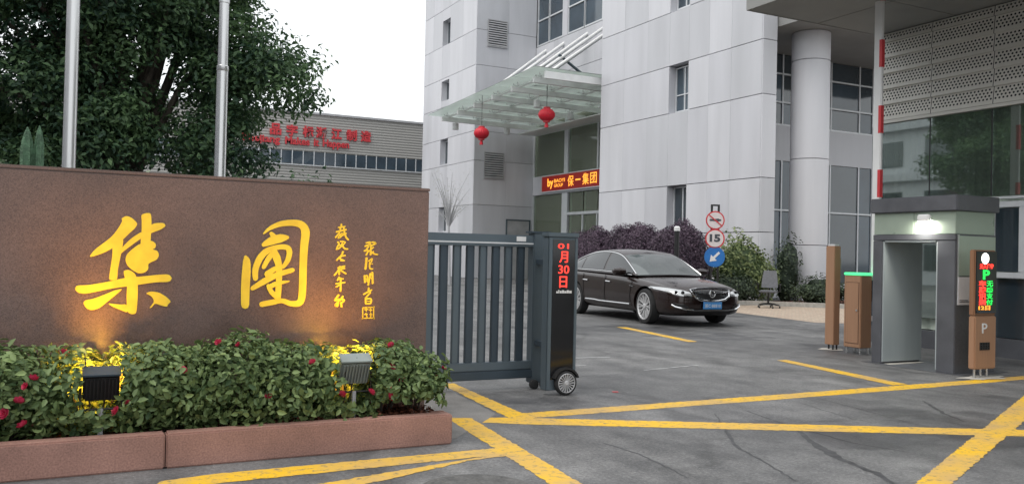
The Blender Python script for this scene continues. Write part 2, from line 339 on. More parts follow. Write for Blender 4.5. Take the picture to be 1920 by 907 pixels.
def brush(path, mb, f, d0, d1):
    """a brush stroke: path of (a,b,width) swept into a flat raised shape with rounded ends"""
    pts = [Vector((p[0], p[1])) for p in path]; ws = [p[2]/2 for p in path]
    # resample with Catmull-Rom
    P = []; Wd = []
    for i in range(len(pts)-1):
        p0, p1, p2, p3 = pts[max(i-1, 0)], pts[i], pts[i+1], pts[min(i+2, len(pts)-1)]
        for k in range(4):
            t = k/4; P.append(.5*((2*p1)+(p2-p0)*t+(2*p0-5*p1+4*p2-p3)*t*t+(3*p1-p0-3*p2+p3)*t**3)); Wd.append(ws[i]*(1-t)+ws[i+1]*t)
    P.append(pts[-1]); Wd.append(ws[-1])
    L = []; Rr = []
    for i in range(len(P)):
        d = (P[min(i+1, len(P)-1)]-P[max(i-1, 0)]); d = d.normalized() if d.length > 1e-9 else Vector((1, 0)); nn = Vector((-d.y, d.x))
        L.append(P[i]+nn*Wd[i]); Rr.append(P[i]-nn*Wd[i])
    d0v = (P[1]-P[0]).normalized(); d1v = (P[-1]-P[-2]).normalized()
    for i in range(len(P)-1):
        q = [L[i], L[i+1], Rr[i+1], Rr[i]]; mb.prism([(a.x, a.y) for a in q], d0, d1, f)
    for c, w, s in ((P[0], Wd[0], d0v), (P[-1], Wd[-1], d1v)):
        mb.prism([(c.x+w*math.cos(t*math.pi/4), c.y+w*math.sin(t*math.pi/4)) for t in range(8)], d0, d1+ (d0-d1)*.04, f)

# ------------------------------------------------------------------ foliage
def leaf_mesh(name, pts, nrm, size, m, var=.35, fold=.25, aspect=.5, six=False, up=0., droop=.2, tint=None):
    N = len(pts); r = RNG
    n = nrm+r.normal(0, .45, (N, 3)); n /= np.linalg.norm(n, axis=1, keepdims=True)+1e-9
    d = r.normal(0, 1, (N, 3)); d[:, 2] += up; d -= n*(d*n).sum(1, keepdims=True); d /= np.linalg.norm(d, axis=1, keepdims=True)+1e-9
    s = np.cross(n, d); L = size*(1+r.uniform(-var, var, N))[:, None]; Wd = L*aspect
    if six:
        v = np.stack([pts, pts+d*L*.3+s*Wd*.5+n*L*fold*.3, pts+d*L*.68+s*Wd*.42+n*L*fold*.3-n*L*droop*.3, pts+d*L-n*L*droop, pts+d*L*.68-s*Wd*.42+n*L*fold*.3-n*L*droop*.3, pts+d*L*.3-s*Wd*.5+n*L*fold*.3], 1).reshape(-1, 3)
        k = 6; fl = [(0, 1, 2, 3), (0, 3, 4, 5)]
        idx = (np.arange(N)[:, None]*k+np.array(sum(fl, ()))[None]).ravel(); per = 4; nf = 2*N
    else:
        v = np.stack([pts, pts+d*L*.5+s*Wd*.5+n*L*fold*.3, pts+d*L-n*L*droop, pts+d*L*.5-s*Wd*.5+n*L*fold*.3], 1).reshape(-1, 3)
        k = 4; idx = (np.arange(N)[:, None]*k+np.array([0, 1, 2, 0, 2, 3])[None]).ravel(); per = 3; nf = 2*N
    me = bpy.data.meshes.new(name); me.vertices.add(len(v)); me.vertices.foreach_set('co', v.ravel())
    me.loops.add(len(idx)); me.loops.foreach_set('vertex_index', idx.astype(np.int32)); me.polygons.add(nf)
    me.polygons.foreach_set('loop_start', (np.arange(nf)*per).astype(np.int32)); me.update(calc_edges=True)
    at = me.attributes.new('tint', 'FLOAT', 'POINT'); at.data.foreach_set('value', np.repeat(np.clip(r.normal(.42, .24, N)+(0 if tint is None else tint), 0, 1), k).astype(np.float32))
    me.materials.append(M[m]); return me
def lumpy(dirs, seed, amp=.22, fr=2.6):
    rr = np.random.default_rng(seed); out = np.ones(len(dirs))
    for i in range(5):
        k = rr.normal(0, fr*(1+.5*i), 3); out += amp/(1+.6*i)*np.sin(dirs@k+rr.uniform(0, 6.28))
    return out
def blob_points(c, rad, N, seed, inner=.55, amp=.2, zmin=None, box=False):
    rr = np.random.default_rng(seed); d = rr.normal(0, 1, (N, 3)); d /= np.linalg.norm(d, axis=1, keepdims=True)
    t = rr.uniform(inner**3, 1, N)**(1/3)*lumpy(d, seed, amp)
    if box: t = t/((np.abs(d)**4).sum(1)**.25)
    p = np.array(c)+d*t[:, None]*np.array(rad); n = d/np.array(rad); n /= np.linalg.norm(n, axis=1, keepdims=True); n[:, 2] += .35
    if zmin is not None: k = p[:, 2] > zmin; p, n = p[k], n[k]
    return p, n
def core(name, c, rad, m, parent, seed, amp=.2, sc=.82, zmin=0.):  # solid dark blob added inside the plant so nothing shows through the leaves
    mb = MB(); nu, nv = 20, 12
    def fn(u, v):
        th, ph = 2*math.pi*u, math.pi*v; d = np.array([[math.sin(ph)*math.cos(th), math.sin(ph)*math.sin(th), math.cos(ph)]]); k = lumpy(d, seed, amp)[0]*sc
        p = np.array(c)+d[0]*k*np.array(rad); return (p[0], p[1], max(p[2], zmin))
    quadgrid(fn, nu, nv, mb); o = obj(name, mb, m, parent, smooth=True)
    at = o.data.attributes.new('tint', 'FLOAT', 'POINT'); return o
def foliage(parent, name, pts, nrm, size, m, **k):
    off = np.array(WL[parent]); me = leaf_mesh(name, pts-off, nrm, size, m, **k); return put(name, me, parent, WL[parent])

# ------------------------------------------------------------------ ground
def sheet(name, poly, z, m, kind='structure', label=None, cat=None):
    cx = sum(p[0] for p in poly)/len(poly); cy = sum(p[1] for p in poly)/len(poly)
    me = bpy.data.meshes.new(name); me.from_pydata([(x-cx, y-cy, 0) for x, y in poly], [], [tuple(range(len(poly)))]); me.materials.append(M[m])
    bm = bmesh.new(); bm.from_mesh(me)
    for f in bm.faces:
        if f.normal.z < 0: f.normal_flip()
    bm.to_mesh(me); bm.free()
    return put(name, me, None, (cx, cy, z), 0, kind)
sheet('ground', [(-400, -400), (400, -400), (400, 600), (-400, 600)], 0, 'asphalt')
sheet('pavement', [(15.05, 14.3), (16.5, 13.4), (30, 13.6), (30, 19.5), (20.6, 18.2), (18.6, 20.2), (16.0, 20.2), (15.6, 18.0)], .004, 'paver')
YP = {'A': [(3.40, 6.74), (3.69, 6.75), (6.53, 6.755), (8.49, 6.775), (9.81, 6.78), (11.4, 6.83), (11.4, 6.65), (9.5, 6.56), (8.26, 6.535), (6.3, 6.52), (3.58, 6.52), (3.44, 6.50)],
 'B': [(2.96, 6.76), (3.40, 6.60), (7.26, 4.58), (8.2, 4.08), (8.0, 3.92), (6.99, 4.41), (3.34, 6.32), (2.90, 6.60)],
 'C': [(3.54, 8.55), (3.69, 8.55), (3.56, 6.48), (3.36, 6.50)],
 'C2': [(2.87, 6.78), (3.06, 6.70), (2.83, 4.53), (2.74, 3.6), (2.55, 3.6), (2.645, 4.6)],
 'D': [(2.81, 5.60), (2.56, 5.60), (.82, 5.60), (.50, 5.53), (.42, 5.36), (.82, 5.37), (2.46, 5.40), (2.74, 5.39)],
 'E': [(2.72, 5.43), (1.36, 5.13), (.4, 4.92), (.55, 4.78), (1.59, 5.01), (2.44, 5.33), (2.78, 5.36)],
 'F': [(9.6, 5.98), (9.75, 5.86), (7.65, 4.82), (5.03, 3.63), (3.9, 3.12), (3.75, 3.24), (4.8, 3.72)],
 'H': [(8.80, 9.05), (8.98, 9.05), (8.62, 6.80), (8.38, 6.80)],
 'I': [(9.66, 14.3), (9.84, 14.2), (9.40, 11.5), (9.20, 11.5)]}
def ragged(poly, step=.03, amp=.009):
    out = []; rr = random.Random(5)
    for a, b in zip(poly, poly[1:]+poly[:1]):
        L = math.dist(a, b); n = max(1, int(L/step)); nx, ny = (b[1]-a[1])/max(L, 1e-6), -(b[0]-a[0])/max(L, 1e-6)
        for k in range(n):
            t = k/n; w = rr.gauss(0, amp*.5) if k else 0
            out.append((a[0]+(b[0]-a[0])*t+nx*w, a[1]+(b[1]-a[1])*t+ny*w))
    return out
for i, k in enumerate(YP): sheet('yellow_road_marking', ragged(YP[k]), .0015+.0003*i, 'yellow')
M['tar'] = mat('old tar crack filling', (.055, .055, .058), .55, var=.4, scale=12)
CR = [[(5.22, 6.13), (4.95, 5.71), (4.48, 5.02), (4.29, 4.48), (4.12, 4.02)] ,
[(5.46, 5.39), (5.13, 4.9), (4.88, 4.37), (4.81, 4.03), (4.63, 3.68)] ,
[(7.78, 5.96), (7.3, 5.36), (7.08, 4.96)] ,
[(6.81, 6.38), (6.72, 5.77), (6.55, 5.06)] ,
[(6.42, 6.28), (6.24, 5.48), (6.27, 5.16)] ,
[(3.59, 5.46), (3.64, 5.07), (3.53, 4.34)] ,
[(5.6, 6.13), (5.46, 5.52), (5.42, 4.75), (5.58, 4.31)] ,]
for k, pl_ in enumerate(CR):
    P_ = []
    for a, b in zip(pl_[:-1], pl_[1:]):
        n_ = max(2, int(math.dist(a, b)/.06))
        for q in range(n_): t = q/n_; P_.append((a[0]+(b[0]-a[0])*t+random.gauss(0, .006), a[1]+(b[1]-a[1])*t+random.gauss(0, .006)))
    L_, R_l = [], []
    for q in range(len(P_)):
        a, b = P_[max(q-1, 0)], P_[min(q+1, len(P_)-1)]; L = math.dist(a, b) or 1; nx, ny = -(b[1]-a[1])/L, (b[0]-a[0])/L
        w = (.014, .035, .018, .007, .007, .010, .012)[k]*(.35+.65*math.sin(math.pi*(q+.5)/len(P_)))*random.uniform(.7, 1.3); L_.append((P_[q][0]+nx*w, P_[q][1]+ny*w)); R_l.append((P_[q][0]-nx*w, P_[q][1]-ny*w))
    sheet('crack_seal', L_+R_l[::-1], .0010+.00005*k, 'tar')
M['whiteworn'] = mat('worn white road paint', (.42, .42, .42), .7, var=.4, scale=7)
for p in ([(6.35, 8.75), (7.35, 8.95), (7.34, 8.99), (6.34, 8.79)], [(6.1, 10.1), (6.7, 10.05), (6.7, 10.1), (6.1, 10.15)], [(5.5, 9.35), (5.9, 9.4), (5.9, 9.44), (5.5, 9.4)]):
    sheet('white_paint_scuff', p, .004, 'whiteworn')
M['conc_strip'] = mat('stained concrete strip', (.21, .20, .19), .8, var=.25, scale=3, speck=(120, .2), bump=.1)
sheet('concrete_strip', [(2.3, 6.0), (2.62, 6.0), (3.35, 6.8), (3.5, 8.6), (2.3, 8.6)], .002, 'conc_strip')
M['plaster'] = mat('splashed cement', (.44, .42, .38), .85, var=.2, scale=9)
# island with low kerb by the building
isl = [(14.55, 26.5), (14.55, 20.4), (18.5, 20.4), (20.6, 18.4), (31, 18.4)]
mb = MB()
for (a, b) in zip(isl[:-1], isl[1:]):
    d = Vector((b[0]-a[0], b[1]-a[1], 0)).normalized(); n = Vector((d.y, -d.x, 0))*-.16
    n = -n if (Vector((17, 24, 0))-Vector((a[0], a[1], 0))).dot(n) < 0 else n
    v = [(a[0], a[1], 0), (b[0], b[1], 0), (b[0]+n.x, b[1]+n.y, 0), (a[0]+n.x, a[1]+n.y, 0)]
    mb.add(v+[(x, y, .13) for x, y, _ in v], [(0, 1, 2, 3), (4, 5, 6, 7), (0, 1, 5, 4), (1, 2, 6, 5), (2, 3, 7, 6), (3, 0, 4, 7)])
struct('planting_island_kerb', mb, 'plaster')
sheet('planting_soil', [(14.7, 26.5), (14.7, 20.55), (18.55, 20.55), (20.65, 18.55), (31, 18.55), (31, 21.2), (19.8, 21.3), (19.8, 26.5)], .07, 'soil')

# ------------------------------------------------------------------ office building
ob = thing('office_building', 'pale stone clad office building with glass canopy entrance and round portico column', 'building', (19.9, 31, 0))
XB, YC, YF, XG, YT, YE = 19.9, 21.32, 31.0, 23.74, 43.95, 52.0
TOP = 19.
obj('wall', MB().box(XB+.40, 32, YC+2.9, YF-.02, 0, TOP), 'joint', ob)
obj('wall', MB().box(XB+.40, 20.49, YC+.06, YC+2.88, 0, TOP), 'joint', ob)
obj('wall', MB().box(XB+.40, 32, YT+.06, YE, 0, TOP), 'joint', ob)
CL = ['clad', 'clad2', 'clad3', 'clad', 'clad2']
def panel_x(y0, y1, z0, z1, x=XB, t=.39):     # facing -X
    g = .013; h = .003; return obj('cladding_panel', MB().box(x+random.uniform(-.002, .002), x+t, y0+h, y1-h, z0+g, z1-g), random.choice(CL), ob)
def panel_y(x0, x1, z0, z1, y):        # facing -Y
    g = .012; return obj('cladding_panel', MB().box(x0+.002, x1-.003, y, y+.055, z0+g, z1-g), random.choice(CL), ob)
zr = [0, 2.3, 4.08, 6.81, 8.60, 10.62, 13.3, 16, TOP]
yc = [YC+.06, 22.85, 24.02, 25.15, 26.30, 27.7, 29.3, YF]
for i in range(len(zr)-1):
    for j in range(len(yc)-1):
        win = j == 3 and i in (1, 3, 5)
        if win: continue
        panel_x(yc[j], yc[j+1], zr[i], zr[i+1])
def window_x(y0, y1, z0, z1, x, depth=.32, nm=1, glass='glassblue', bar=None, par=ob):
    """window set back in a wall that faces -X"""
    w = obj('window', MB().box(x+depth, x+depth+.03, y0, y1, z0, z1), glass, par)
    m = MB(); t = .05
    for (a, b, c, d) in ((y0, y1, z0, z0+t), (y0, y1, z1-t, z1), (y0, y0+t, z0+t, z1-t), (y1-t, y1, z0+t, z1-t)): m.box(x+depth-.04, x+depth, a, b, c, d)
    for k in range(nm): yy = y0+(y1-y0)*(k+1)/(nm+1); m.box(x+depth-.038, x+depth-.001, yy-t*.5, yy+t*.5, z0+t, z1-t)
    if bar: m.box(x+depth-.036, x+depth-.002, y0+t, y1-t, bar-t*.4, bar+t*.4)
    obj('window_frame', m, 'alu', w)
    return w
for (z0, z1, bar) in ((2.36, 4.06, None), (6.86, 8.55, 7.5), (10.75, 13.2, 11.9)):
    window_x(25.17, 26.28, z0, z1, XB, .34, 1, 'glassdark' if z0 < 3 else 'glassblue', bar)
# pilaster front (faces -Y)
for i in range(len(zr)-1): panel_y(XB, 20.5, zr[i], zr[i+1], YC)
for i in range(len(zr)-1):
    g = .012; obj('cladding_panel', MB().box(20.50, 20.54, YC+.06+g, YC+2.85, zr[i]+g, zr[i+1]-g), 'clad3', ob, bevel=.005)
# portico: ceiling, glazing, column
obj('portico_ceiling', MB().box(20.56, 33, YC-2.2, YC+2.88, 9.08, 9.4), 'soffit', ob)
obj('portico_beam', MB().box(20.56, 33, YC-2.2, YC+.5, 9.42, 14), 'clad3', ob)
YG = YC+2.85
glz = [23.0, 23.5, 24.0, 25.1, 26.0, 27.55, 28.3, 29.6, 31.]
rows = [(.5, 3.2, 'glassblue'), (3.26, 5.08, 'glassblue'), (6.44, 7.22, 'glassblue'), (7.28, 8.28, 'glassblue'), (8.34, 9.06, 'glassdark')]
obj('spandrel', MB().box(20.55, 33, YG-.06, YG-.01, 5.1, 6.42), 'clad3', ob)
obj('plinth', MB().box(20.55, 33, YG-.08, YG-.01, 0, .48), 'clad3', ob)
for a, b in zip([20.6, 21.8]+glz[:-1], [21.8, 23.0]+glz[1:]):
    for z0, z1, gm in rows:
        w = obj('window', MB().box(a+.03, b-.03, YG-.035, YG-.01, z0, z1), gm if random.random() < .75 else 'glassdark', ob)
        m = MB(); m.box(a-.03, a+.03, YG-.075, YG-.036, z0-.03, z1+.03).box(a+.03, b-.03, YG-.07, YG-.036, z0-.03, z0+.03)
        obj('window_frame', m, 'alu', w)
cx, cy, cr = 22.15, 21.45, .63
m = MB()
for z0, z1 in ((0, 1.9), (1.92, 4.78), (4.80, 8.1), (8.12, 9.07)):
    m.lathe([(cr-.012, z0), (cr, z0+.01), (cr, z1-.01), (cr-.012, z1)], (cx, cy, 0), 'Z', 40)
obj('column', m, 'clad2', ob, smooth=True)
# tower, left face (-X) and front face (-Y)
zt = [0, 2.2, 4.13, 6.61, 8.26, 10.2, 11.97, 13.98, 16.2, TOP]
yt = [YT+.06, 45.9, 47.8, 49.0, 50.5, YE]
tw = [(2.66, 4.08), (6.75, 8.2), (10.6, 11.8), (13.96, 15.5)]
for i in range(len(zt)-1):
    for j in range(len(yt)-1):
        if j == 2:
            z0, z1 = zt[i], zt[i+1]
            hit = [t for t in tw if t[0] < z1-.05 and t[1] > z0+.05]
            if hit:
                a, b = hit[0]
                if a-z0 > .08: panel_x(yt[j], yt[j+1], z0, a)
                if z1-b > .15: panel_x(yt[j], yt[j+1], b, z1)
                continue
        panel_x(yt[j], yt[j+1], zt[i], zt[i+1])
for a, b in tw: window_x(47.82, 48.98, a, b, XB, .34, 0, 'glassdark')
xt = [XB, 21.9, XG-.05]
vents = [(20.55, 21.7, 5.66, 7.06), (20.6, 21.75, 13.12, 14.55)]
for i in range(len(zt)-1):
    for j in range(2): panel_y(xt[j], xt[j+1], zt[i], zt[i+1], YT)
for (x0, x1, z0, z1) in vents:
    v = obj('vent', MB().box(x0, x1, YT-.04, YT-.005, z0, z1), 'dark', ob)
    m = MB(); m.box(x0-.05, x1+.05, YT-.08, YT-.041, z1, z1+.05).box(x0-.05, x1+.05, YT-.08, YT-.041, z0-.05, z0).box(x0-.05, x0, YT-.08, YT-.041, z0, z1).box(x1, x1+.05, YT-.08, YT-.041, z0, z1)
    obj('vent_frame', m, 'concrete', v)
    n_ = 11
    for k in range(n_):
        z = z0+(z1-z0)*(k+.2)/n_; s = (z1-z0)/n_
        obj('louvre_slat', MB().add([(x0, YT-.09, z), (x1, YT-.09, z), (x1, YT-.045, z+s*.6), (x0, YT-.045, z+s*.6), (x0, YT-.085, z-.012), (x1, YT-.085, z-.012), (x1, YT-.043, z+s*.6-.012), (x0, YT-.043, z+s*.6-.012)], [(0, 1, 2, 3), (4, 5, 6, 7), (0, 1, 5, 4), (2, 3, 7, 6), (0, 3, 7, 4), (1, 2, 6, 5)]), 'concrete', v)
sdoor = obj('service_door', MB().box(22.05, 23.45, YT-.05, YT-.01, 0, 3.3), 'concrete', ob, bevel=.01)
obj('door_frame', MB().box(21.97, 22.04, YT-.07, YT-.01, 0, 3.38).box(23.46, 23.53, YT-.07, YT-.01, 0, 3.38).box(22.04, 23.46, YT-.07, YT-.01, 3.31, 3.38), 'gatemetal', sdoor)
# recess wall: glazing below the canopy, cladding and windows above
m = MB()
obj('wall', MB().box(XG+.02, 32, YF+.01, YT-.01, 9.45, 13.36), 'joint', ob)
ys = [31.05, 33.2, 35.4, 37.6, 39.8, 41.9, YT-.02]
for a, b in zip(ys[:-1], ys[1:]):
    for z0, z1 in ((9.45, 11.4), (11.4, 13.36)):
        panel_x(a, b, z0, z1, XG-.04, .055)
obj('lobby_wall', MB().box(XG+4.2, XG+4.3, YF, YT, 0, 9.4).box(XG+.3, XG+4.2, YF, YT, 5.0, 5.5).box(XG+.1, XG+4.2, YT-.1, YT+.05, 0, 9.4), 'lobby', ob)
obj('lobby_floor', MB().box(XG+.05, XG+4.2, YF, YT, .0, .05), 'lobby', ob)
def glasspane(y0, y1, z0, z1, g, x=XG, nm='glass_pane'):
    return obj(nm, MB().box(x, x+.025, y0, y1, z0, z1), g, ob)
for a, b in ((31.1, 34.0), (34.2, 37.0), (37.15, 40.0), (40.45, 43.85)):
    glasspane(a, b, 5.85, 9.3, 'glassgreen'); 
glasspane(40.62, 43.85, .1, 4.75, 'glassgreen')
for a, b in ((31.1, 33.0), (33.1, 35.0), (35.1, 37.0), (37.1, 38.4), (38.5, 39.85)):
    glasspane(a, b, .1, 3.55, 'glassgreen'); glasspane(a, b, 3.72, 4.75, 'glassgreen')
for (y0, y1, z0, z1, nm) in ((40.02, 40.43, 5.86, 9.4, 'mullion'), (40.0, 40.6, 0, 4.77, 'mullion'), (37.0, 37.14, 5.86, 9.4, 'mullion'), (34.0, 34.2, 5.86, 9.4, 'mullion'), (31.05, 39.99, 3.56, 3.71, 'transom'), (38.4, 38.5, 0, 3.55, 'mullion'), (37.0, 37.1, 0, 3.55, 'mullion'), (35., 35.1, 0, 3.55, 'mullion'), (33, 33.1, 0, 3.55, 'mullion'), (43.86, 43.94, 0, 9.4, 'mullion')):
    obj(nm, MB().box(XG-.08, XG+.06, y0, y1, z0, z1), 'alu', ob, bevel=.01)
obj('entrance_fascia', MB().box(XG-.12, XG+.1, 31.05, 43.85, 4.78, 5.84), 'clad', ob, bevel=.01)
# upper windows
wy = [(37.0, 38.7), (38.75, 40.45), (41.05, 42.6), (42.66, 44.2)]
for (a, b) in ((31.1, 32.9), (32.95, 34.8), (35.0, 36.9), (37.0, 38.7), (38.75, 40.4), (41.0, 42.5), (42.56, 43.85)):
    for z0, z1 in ((13.45, 14.80), (14.88, 16.3), (16.38, 17.8)):
        w = obj('window', MB().box(XG+.05, XG+.08, a, b, z0, z1), 'glassblue', ob)
        obj('window_frame', MB().box(XG-.01, XG+.049, a-.06, a+.03, z0-.05, z1+.05).box(XG-.01, XG+.049, b-.03, b+.04, z0-.05, z1+.05).box(XG-.008, XG+.049, a+.03, b-.03, z0-.05, z0+.03), 'alu', w)
obj('wall', MB().box(XG+.09, 32, YF, YT, 13.38, TOP), 'joint', ob)
obj('cladding_panel', MB().box(XG-.03, XG+.085, 40.46, 40.93, 13.38, TOP), 'clad', ob)
# glass canopy
CX0, CX1, CY0, CY1 = 16.83, XG-.1, 31.25, 43.4
def cz(y): return 9.16+(8.74-9.16)*(y-CY0)/(CY1-CY0)
can = obj('canopy', MB().add([(CX0+.5, CY0+.05, cz(CY0)-.42), (CX1, CY0+.05, cz(CY0)-.42), (CX1, CY0+.05, cz(CY0)-.12), (CX0+.5, CY0+.05, cz(CY0)-.12), (CX0+.5, CY0+.17, cz(CY0)-.42), (CX1, CY0+.17, cz(CY0)-.42), (CX1, CY0+.17, cz(CY0)-.12), (CX0+.5, CY0+.17, cz(CY0)-.12)], [(0, 1, 2, 3), (4, 5, 6, 7), (0, 1, 5, 4), (2, 3, 7, 6), (0, 3, 7, 4), (1, 2, 6, 5)]), 'whitesteel', ob)
nY, nX = 6, 4
for i in range(nY):
    for j in range(nX):
        y0 = CY0+(CY1-CY0)*i/nY+.015; y1 = CY0+(CY1-CY0)*(i+1)/nY-.015; x0 = CX0+(CX1-CX0)*j/nX+.015; x1 = CX0+(CX1-CX0)*(j+1)/nX-.015
        m = MB().add([(x0, y0, cz(y0)), (x1, y0, cz(y0)), (x1, y1, cz(y1)), (x0, y1, cz(y1)), (x0, y0, cz(y0)+.02), (x1, y0, cz(y0)+.02), (x1, y1, cz(y1)+.02), (x0, y1, cz(y1)+.02)], [(0, 1, 2, 3), (4, 5, 6, 7), (0, 1, 5, 4), (1, 2, 6, 5), (2, 3, 7, 6), (3, 0, 4, 7)])
        obj('canopy_pane', m, 'canopyglass', can)
def beam(a, b, w, h, nm, mt='whitesteel', par=can):
    a, b = Vector(a), Vector(b); d = (b-a).normalized(); s = d.cross(Vector((0, 0, 1))).normalized()*w/2; u = s.cross(d).normalized()*h/2
    v = [p+k*s+l*u for p in (a, b) for k, l in ((-1, -1), (1, -1), (1, 1), (-1, 1))]
    return obj(nm, MB().add(v, [(0, 1, 2, 3), (4, 5, 6, 7), (0, 1, 5, 4), (1, 2, 6, 5), (2, 3, 7, 6), (3, 0, 4, 7)]), mt, par, bevel=.008)
for i in range(1, nY+1):
    y = CY0+(CY1-CY0)*(i-.5)/nY; beam((CX0+.45, y, cz(y)-.30), (CX1, y, cz(y)-.36), .14, .24, 'canopy_beam')
for j in range(nX):
    x = CX0+(CX1-CX0)*(j+.5)/nX; beam((x, CY0+.2, cz(CY0)-.17), (x, CY1-.1, cz(CY1)-.17), .07, .09, 'canopy_purlin')
    for i in range(nY):
        yy = CY0+(CY1-CY0)*(i+.5)/nY; m = MB()
        for sx in (-.2, .2):
            for sy in (-.2, .2): m.tube([(x, yy, cz(yy)-.12), (x+sx, yy+sy, cz(yy)-.07), (x+sx, yy+sy, cz(yy)-.005)], .02, 6)
        obj('spider_fitting', m, 'steel', can)
obj('canopy_soffit', MB().box(XG-1.4, XG-.13, CY0+.2, CY1, 8.16, 8.22), 'whitesteel', can)
for y in (42.8, 40.8, 38.4, 36.6, 34.4): 
    obj('tie_tube', MB().tube([(18.4, y, cz(y)+.05), (XG, y, 13.0)], .09, 12), 'whitesteel', can, smooth=True)
obj('tie_strut', MB().tube([(21.0, 36.6, 11.2), (XG, 36.6, 9.6)], .07, 10), 'gatemetal', can, smooth=True)
for (x, y) in ((18.2, 42.7), (21.3, 42.7), (19.2, 35.4), (22.1, 37.2), (22.2, 32.6)):
    obj('downlight', MB().lathe([(.16, -.34), (.17, -.33), (.17, 0), (.1, .02), (.03, .05), (.03, .2)], (x, y, cz(y)-.42), 'Z', 16), 'white', can, smooth=True)

# ------------------------------------------------------------------ far factory building
fb = thing('factory_building', 'long beige ribbed factory building with strip windows and red rooftop slogan', 'building', (17, 66, 0))
obj('wall', MB().box(-45, 60, 62, 90, 0, 7.5).box(-45, 60, 62.05, 90, 7.52, 8.44).box(-45, 60, 62, 90, 8.46, 11.15), 'siding', fb)
obj('roof_edge', MB().box(-45.1, 60.1, 61.9, 90, 11.15, 11.3), 'concrete', fb)
for k in range(44):
    x = -8+k*.78
    w = obj('window', MB().box(x+.03, x+.75, 62.0, 62.03, 7.54, 8.42), 'glassblue', fb)
    obj('window_frame', MB().box(x-.03, x+.03, 61.96, 62.02, 7.5, 8.46), 'alu', w)
obj('window_sill', MB().box(-8.1, 26.4, 61.9, 62.04, 7.42, 7.49), 'alu', fb)
for ch, px in zip('品字标浙江制造', (12.6, 13.75, 14.9, 15.85, 16.97, 18.1, 19.2)):
    text('sign_letter', ch, 'signred', fb, (px-.38, 61.93, 9.45), (1, 0, 0), (0, 0, 1), h=.82, w=.80, extrude=.05, bold=.035)
for wd, x, w, z, h in (('Zhejiang', 10.2, 2.75, 8.72, .68), ('Makes', 13.3, 1.75, 8.86, .54), ('it', 15.35, .38, 8.86, .54), ('Happen', 16.0, 1.95, 8.72, .68)): text('sign_word', wd, 'signred', fb, (x, 61.93, z), (1, 0, 0), (0, 0, 1), w=w, h=h, extrude=.05, bold=.03)
# ------------------------------------------------------------------ building across the yard, out of view, added for reflections in gatehouse glass and car
ab = thing('offscreen_yard_building', 'plain concrete building with cornices, out of view, added to mirror in the gatehouse glass', 'building', (-32, 20, 0))
obj('wall', MB().box(-40, -24, -30, 48, 0, 13), 'clad2', ab)
for z in (3.4, 6.8, 10.2, 13.0): obj('cornice', MB().box(-24.0+.003, -23.5, -30, 48, z, z+.5), 'clad', ab)
for z in (.9, 4.4, 7.8, 11.2):
    for k in range(17): obj('window', MB().box(-23.99, -23.95, -28+k*4.5, -25.2+k*4.5, z, z+1.7), 'glassdark', ab)
# ------------------------------------------------------------------ gatehouse (right): perforated screen over glass
gh = thing('gatehouse', 'grey gatehouse with perforated metal screen panels above tinted glass and overhanging flat roof', 'building', (13.5, 8, 0))
GX = 12.63; GY1 = 10.72
obj('wall', MB().box(GX+.9, 20, -6, GY1-.05, 0, 5.4).box(GX+.12, GX+.9, -6, GY1-.05, 3.9, 5.4), 'dark', gh)
obj('roof_slab', MB().box(9.62, 21, -8, 10.62, 5.44, 5.85), 'soffit', gh)
for a, b in ((9.6, 11.12), (11.135, 12.6)):
    for c, d in ((10.64-1.5*k, 10.64-1.5*(k+1)+.015) for k in range(8)):
        obj('soffit_panel', MB().box(a, b, d, c, 5.405, 5.437), 'soffit', gh, bevel=.004)
obj('roof_fascia', MB().box(9.575, 9.598, -8, 10.66, 5.40, 5.9).box(9.6, 21, 10.645, 10.67, 5.40, 5.9), 'soffit', gh)
def perforated(w, h, pitch=.050, r=.0175, rows=4):
    mb = MB(); band = rows*pitch; n = int(round(w/.0635)); px = w/n
    z0 = h-.016-band; k = -.035          # the sheet leans out towards its lower edge
    def pt(y, z): return (k*(1-z/h), y, z)
    mb.add([pt(0, 0), pt(w, 0), pt(w, z0), pt(0, z0)], [(0, 1, 2, 3)])
    mb.add([pt(0, h-.016), pt(w, h-.016), pt(w, h), pt(0, h)], [(0, 1, 2, 3)])
    mb.add([(k, 0, 0), (k, w, 0), (.0, w, 0), (.0, 0, 0)], [(0, 1, 2, 3)])
    for rI in range(rows):
        za = z0+rI*pitch; off = px/2 if rI % 2 else 0
        cells = [(off+i*px, off+(i+1)*px) for i in range(n if not off else n-1)]
        if off:
            for a, b in ((0, off), (w-off, w)): mb.add([pt(a, za), pt(b, za), pt(b, za+pitch), pt(a, za+pitch)], [(0, 1, 2, 3)])
        for a, b in cells:
            cy, czz = (a+b)/2, za+pitch/2; hx, hz = (b-a)/2, pitch/2
            o = [(-1, -1), (0, -1), (1, -1), (1, 0), (1, 1), (0, 1), (-1, 1), (-1, 0)]
            v = [pt(cy+p*hx, czz+q*hz) for p, q in o]+[pt(cy+r*math.cos(math.atan2(q, p)), czz+r*math.sin(math.atan2(q, p))) for p, q in o]
            mb.add(v, [(i, (i+1) % 8, 8+(i+1) % 8, 8+i) for i in range(8)])
    return mesh('perforated_panel', mb.v, mb.f, 'screen')
PW = 1.085
pm = perforated(PW-.012, .272)
scr_rows = [3.88, 4.152, 4.424, 4.696, 4.968, 5.24]
for zi, z in enumerate(scr_rows[:-1]):
    for k in range(7):
        put('perforated_panel', pm, gh, (GX, GY1-.06-PW*(k+1)+.006, z))
pm2 = perforated(PW-.012, .155, rows=2)
for k in range(7): put('perforated_panel', pm2, gh, (GX, GY1-.06-PW*(k+1)+.006, 5.245))
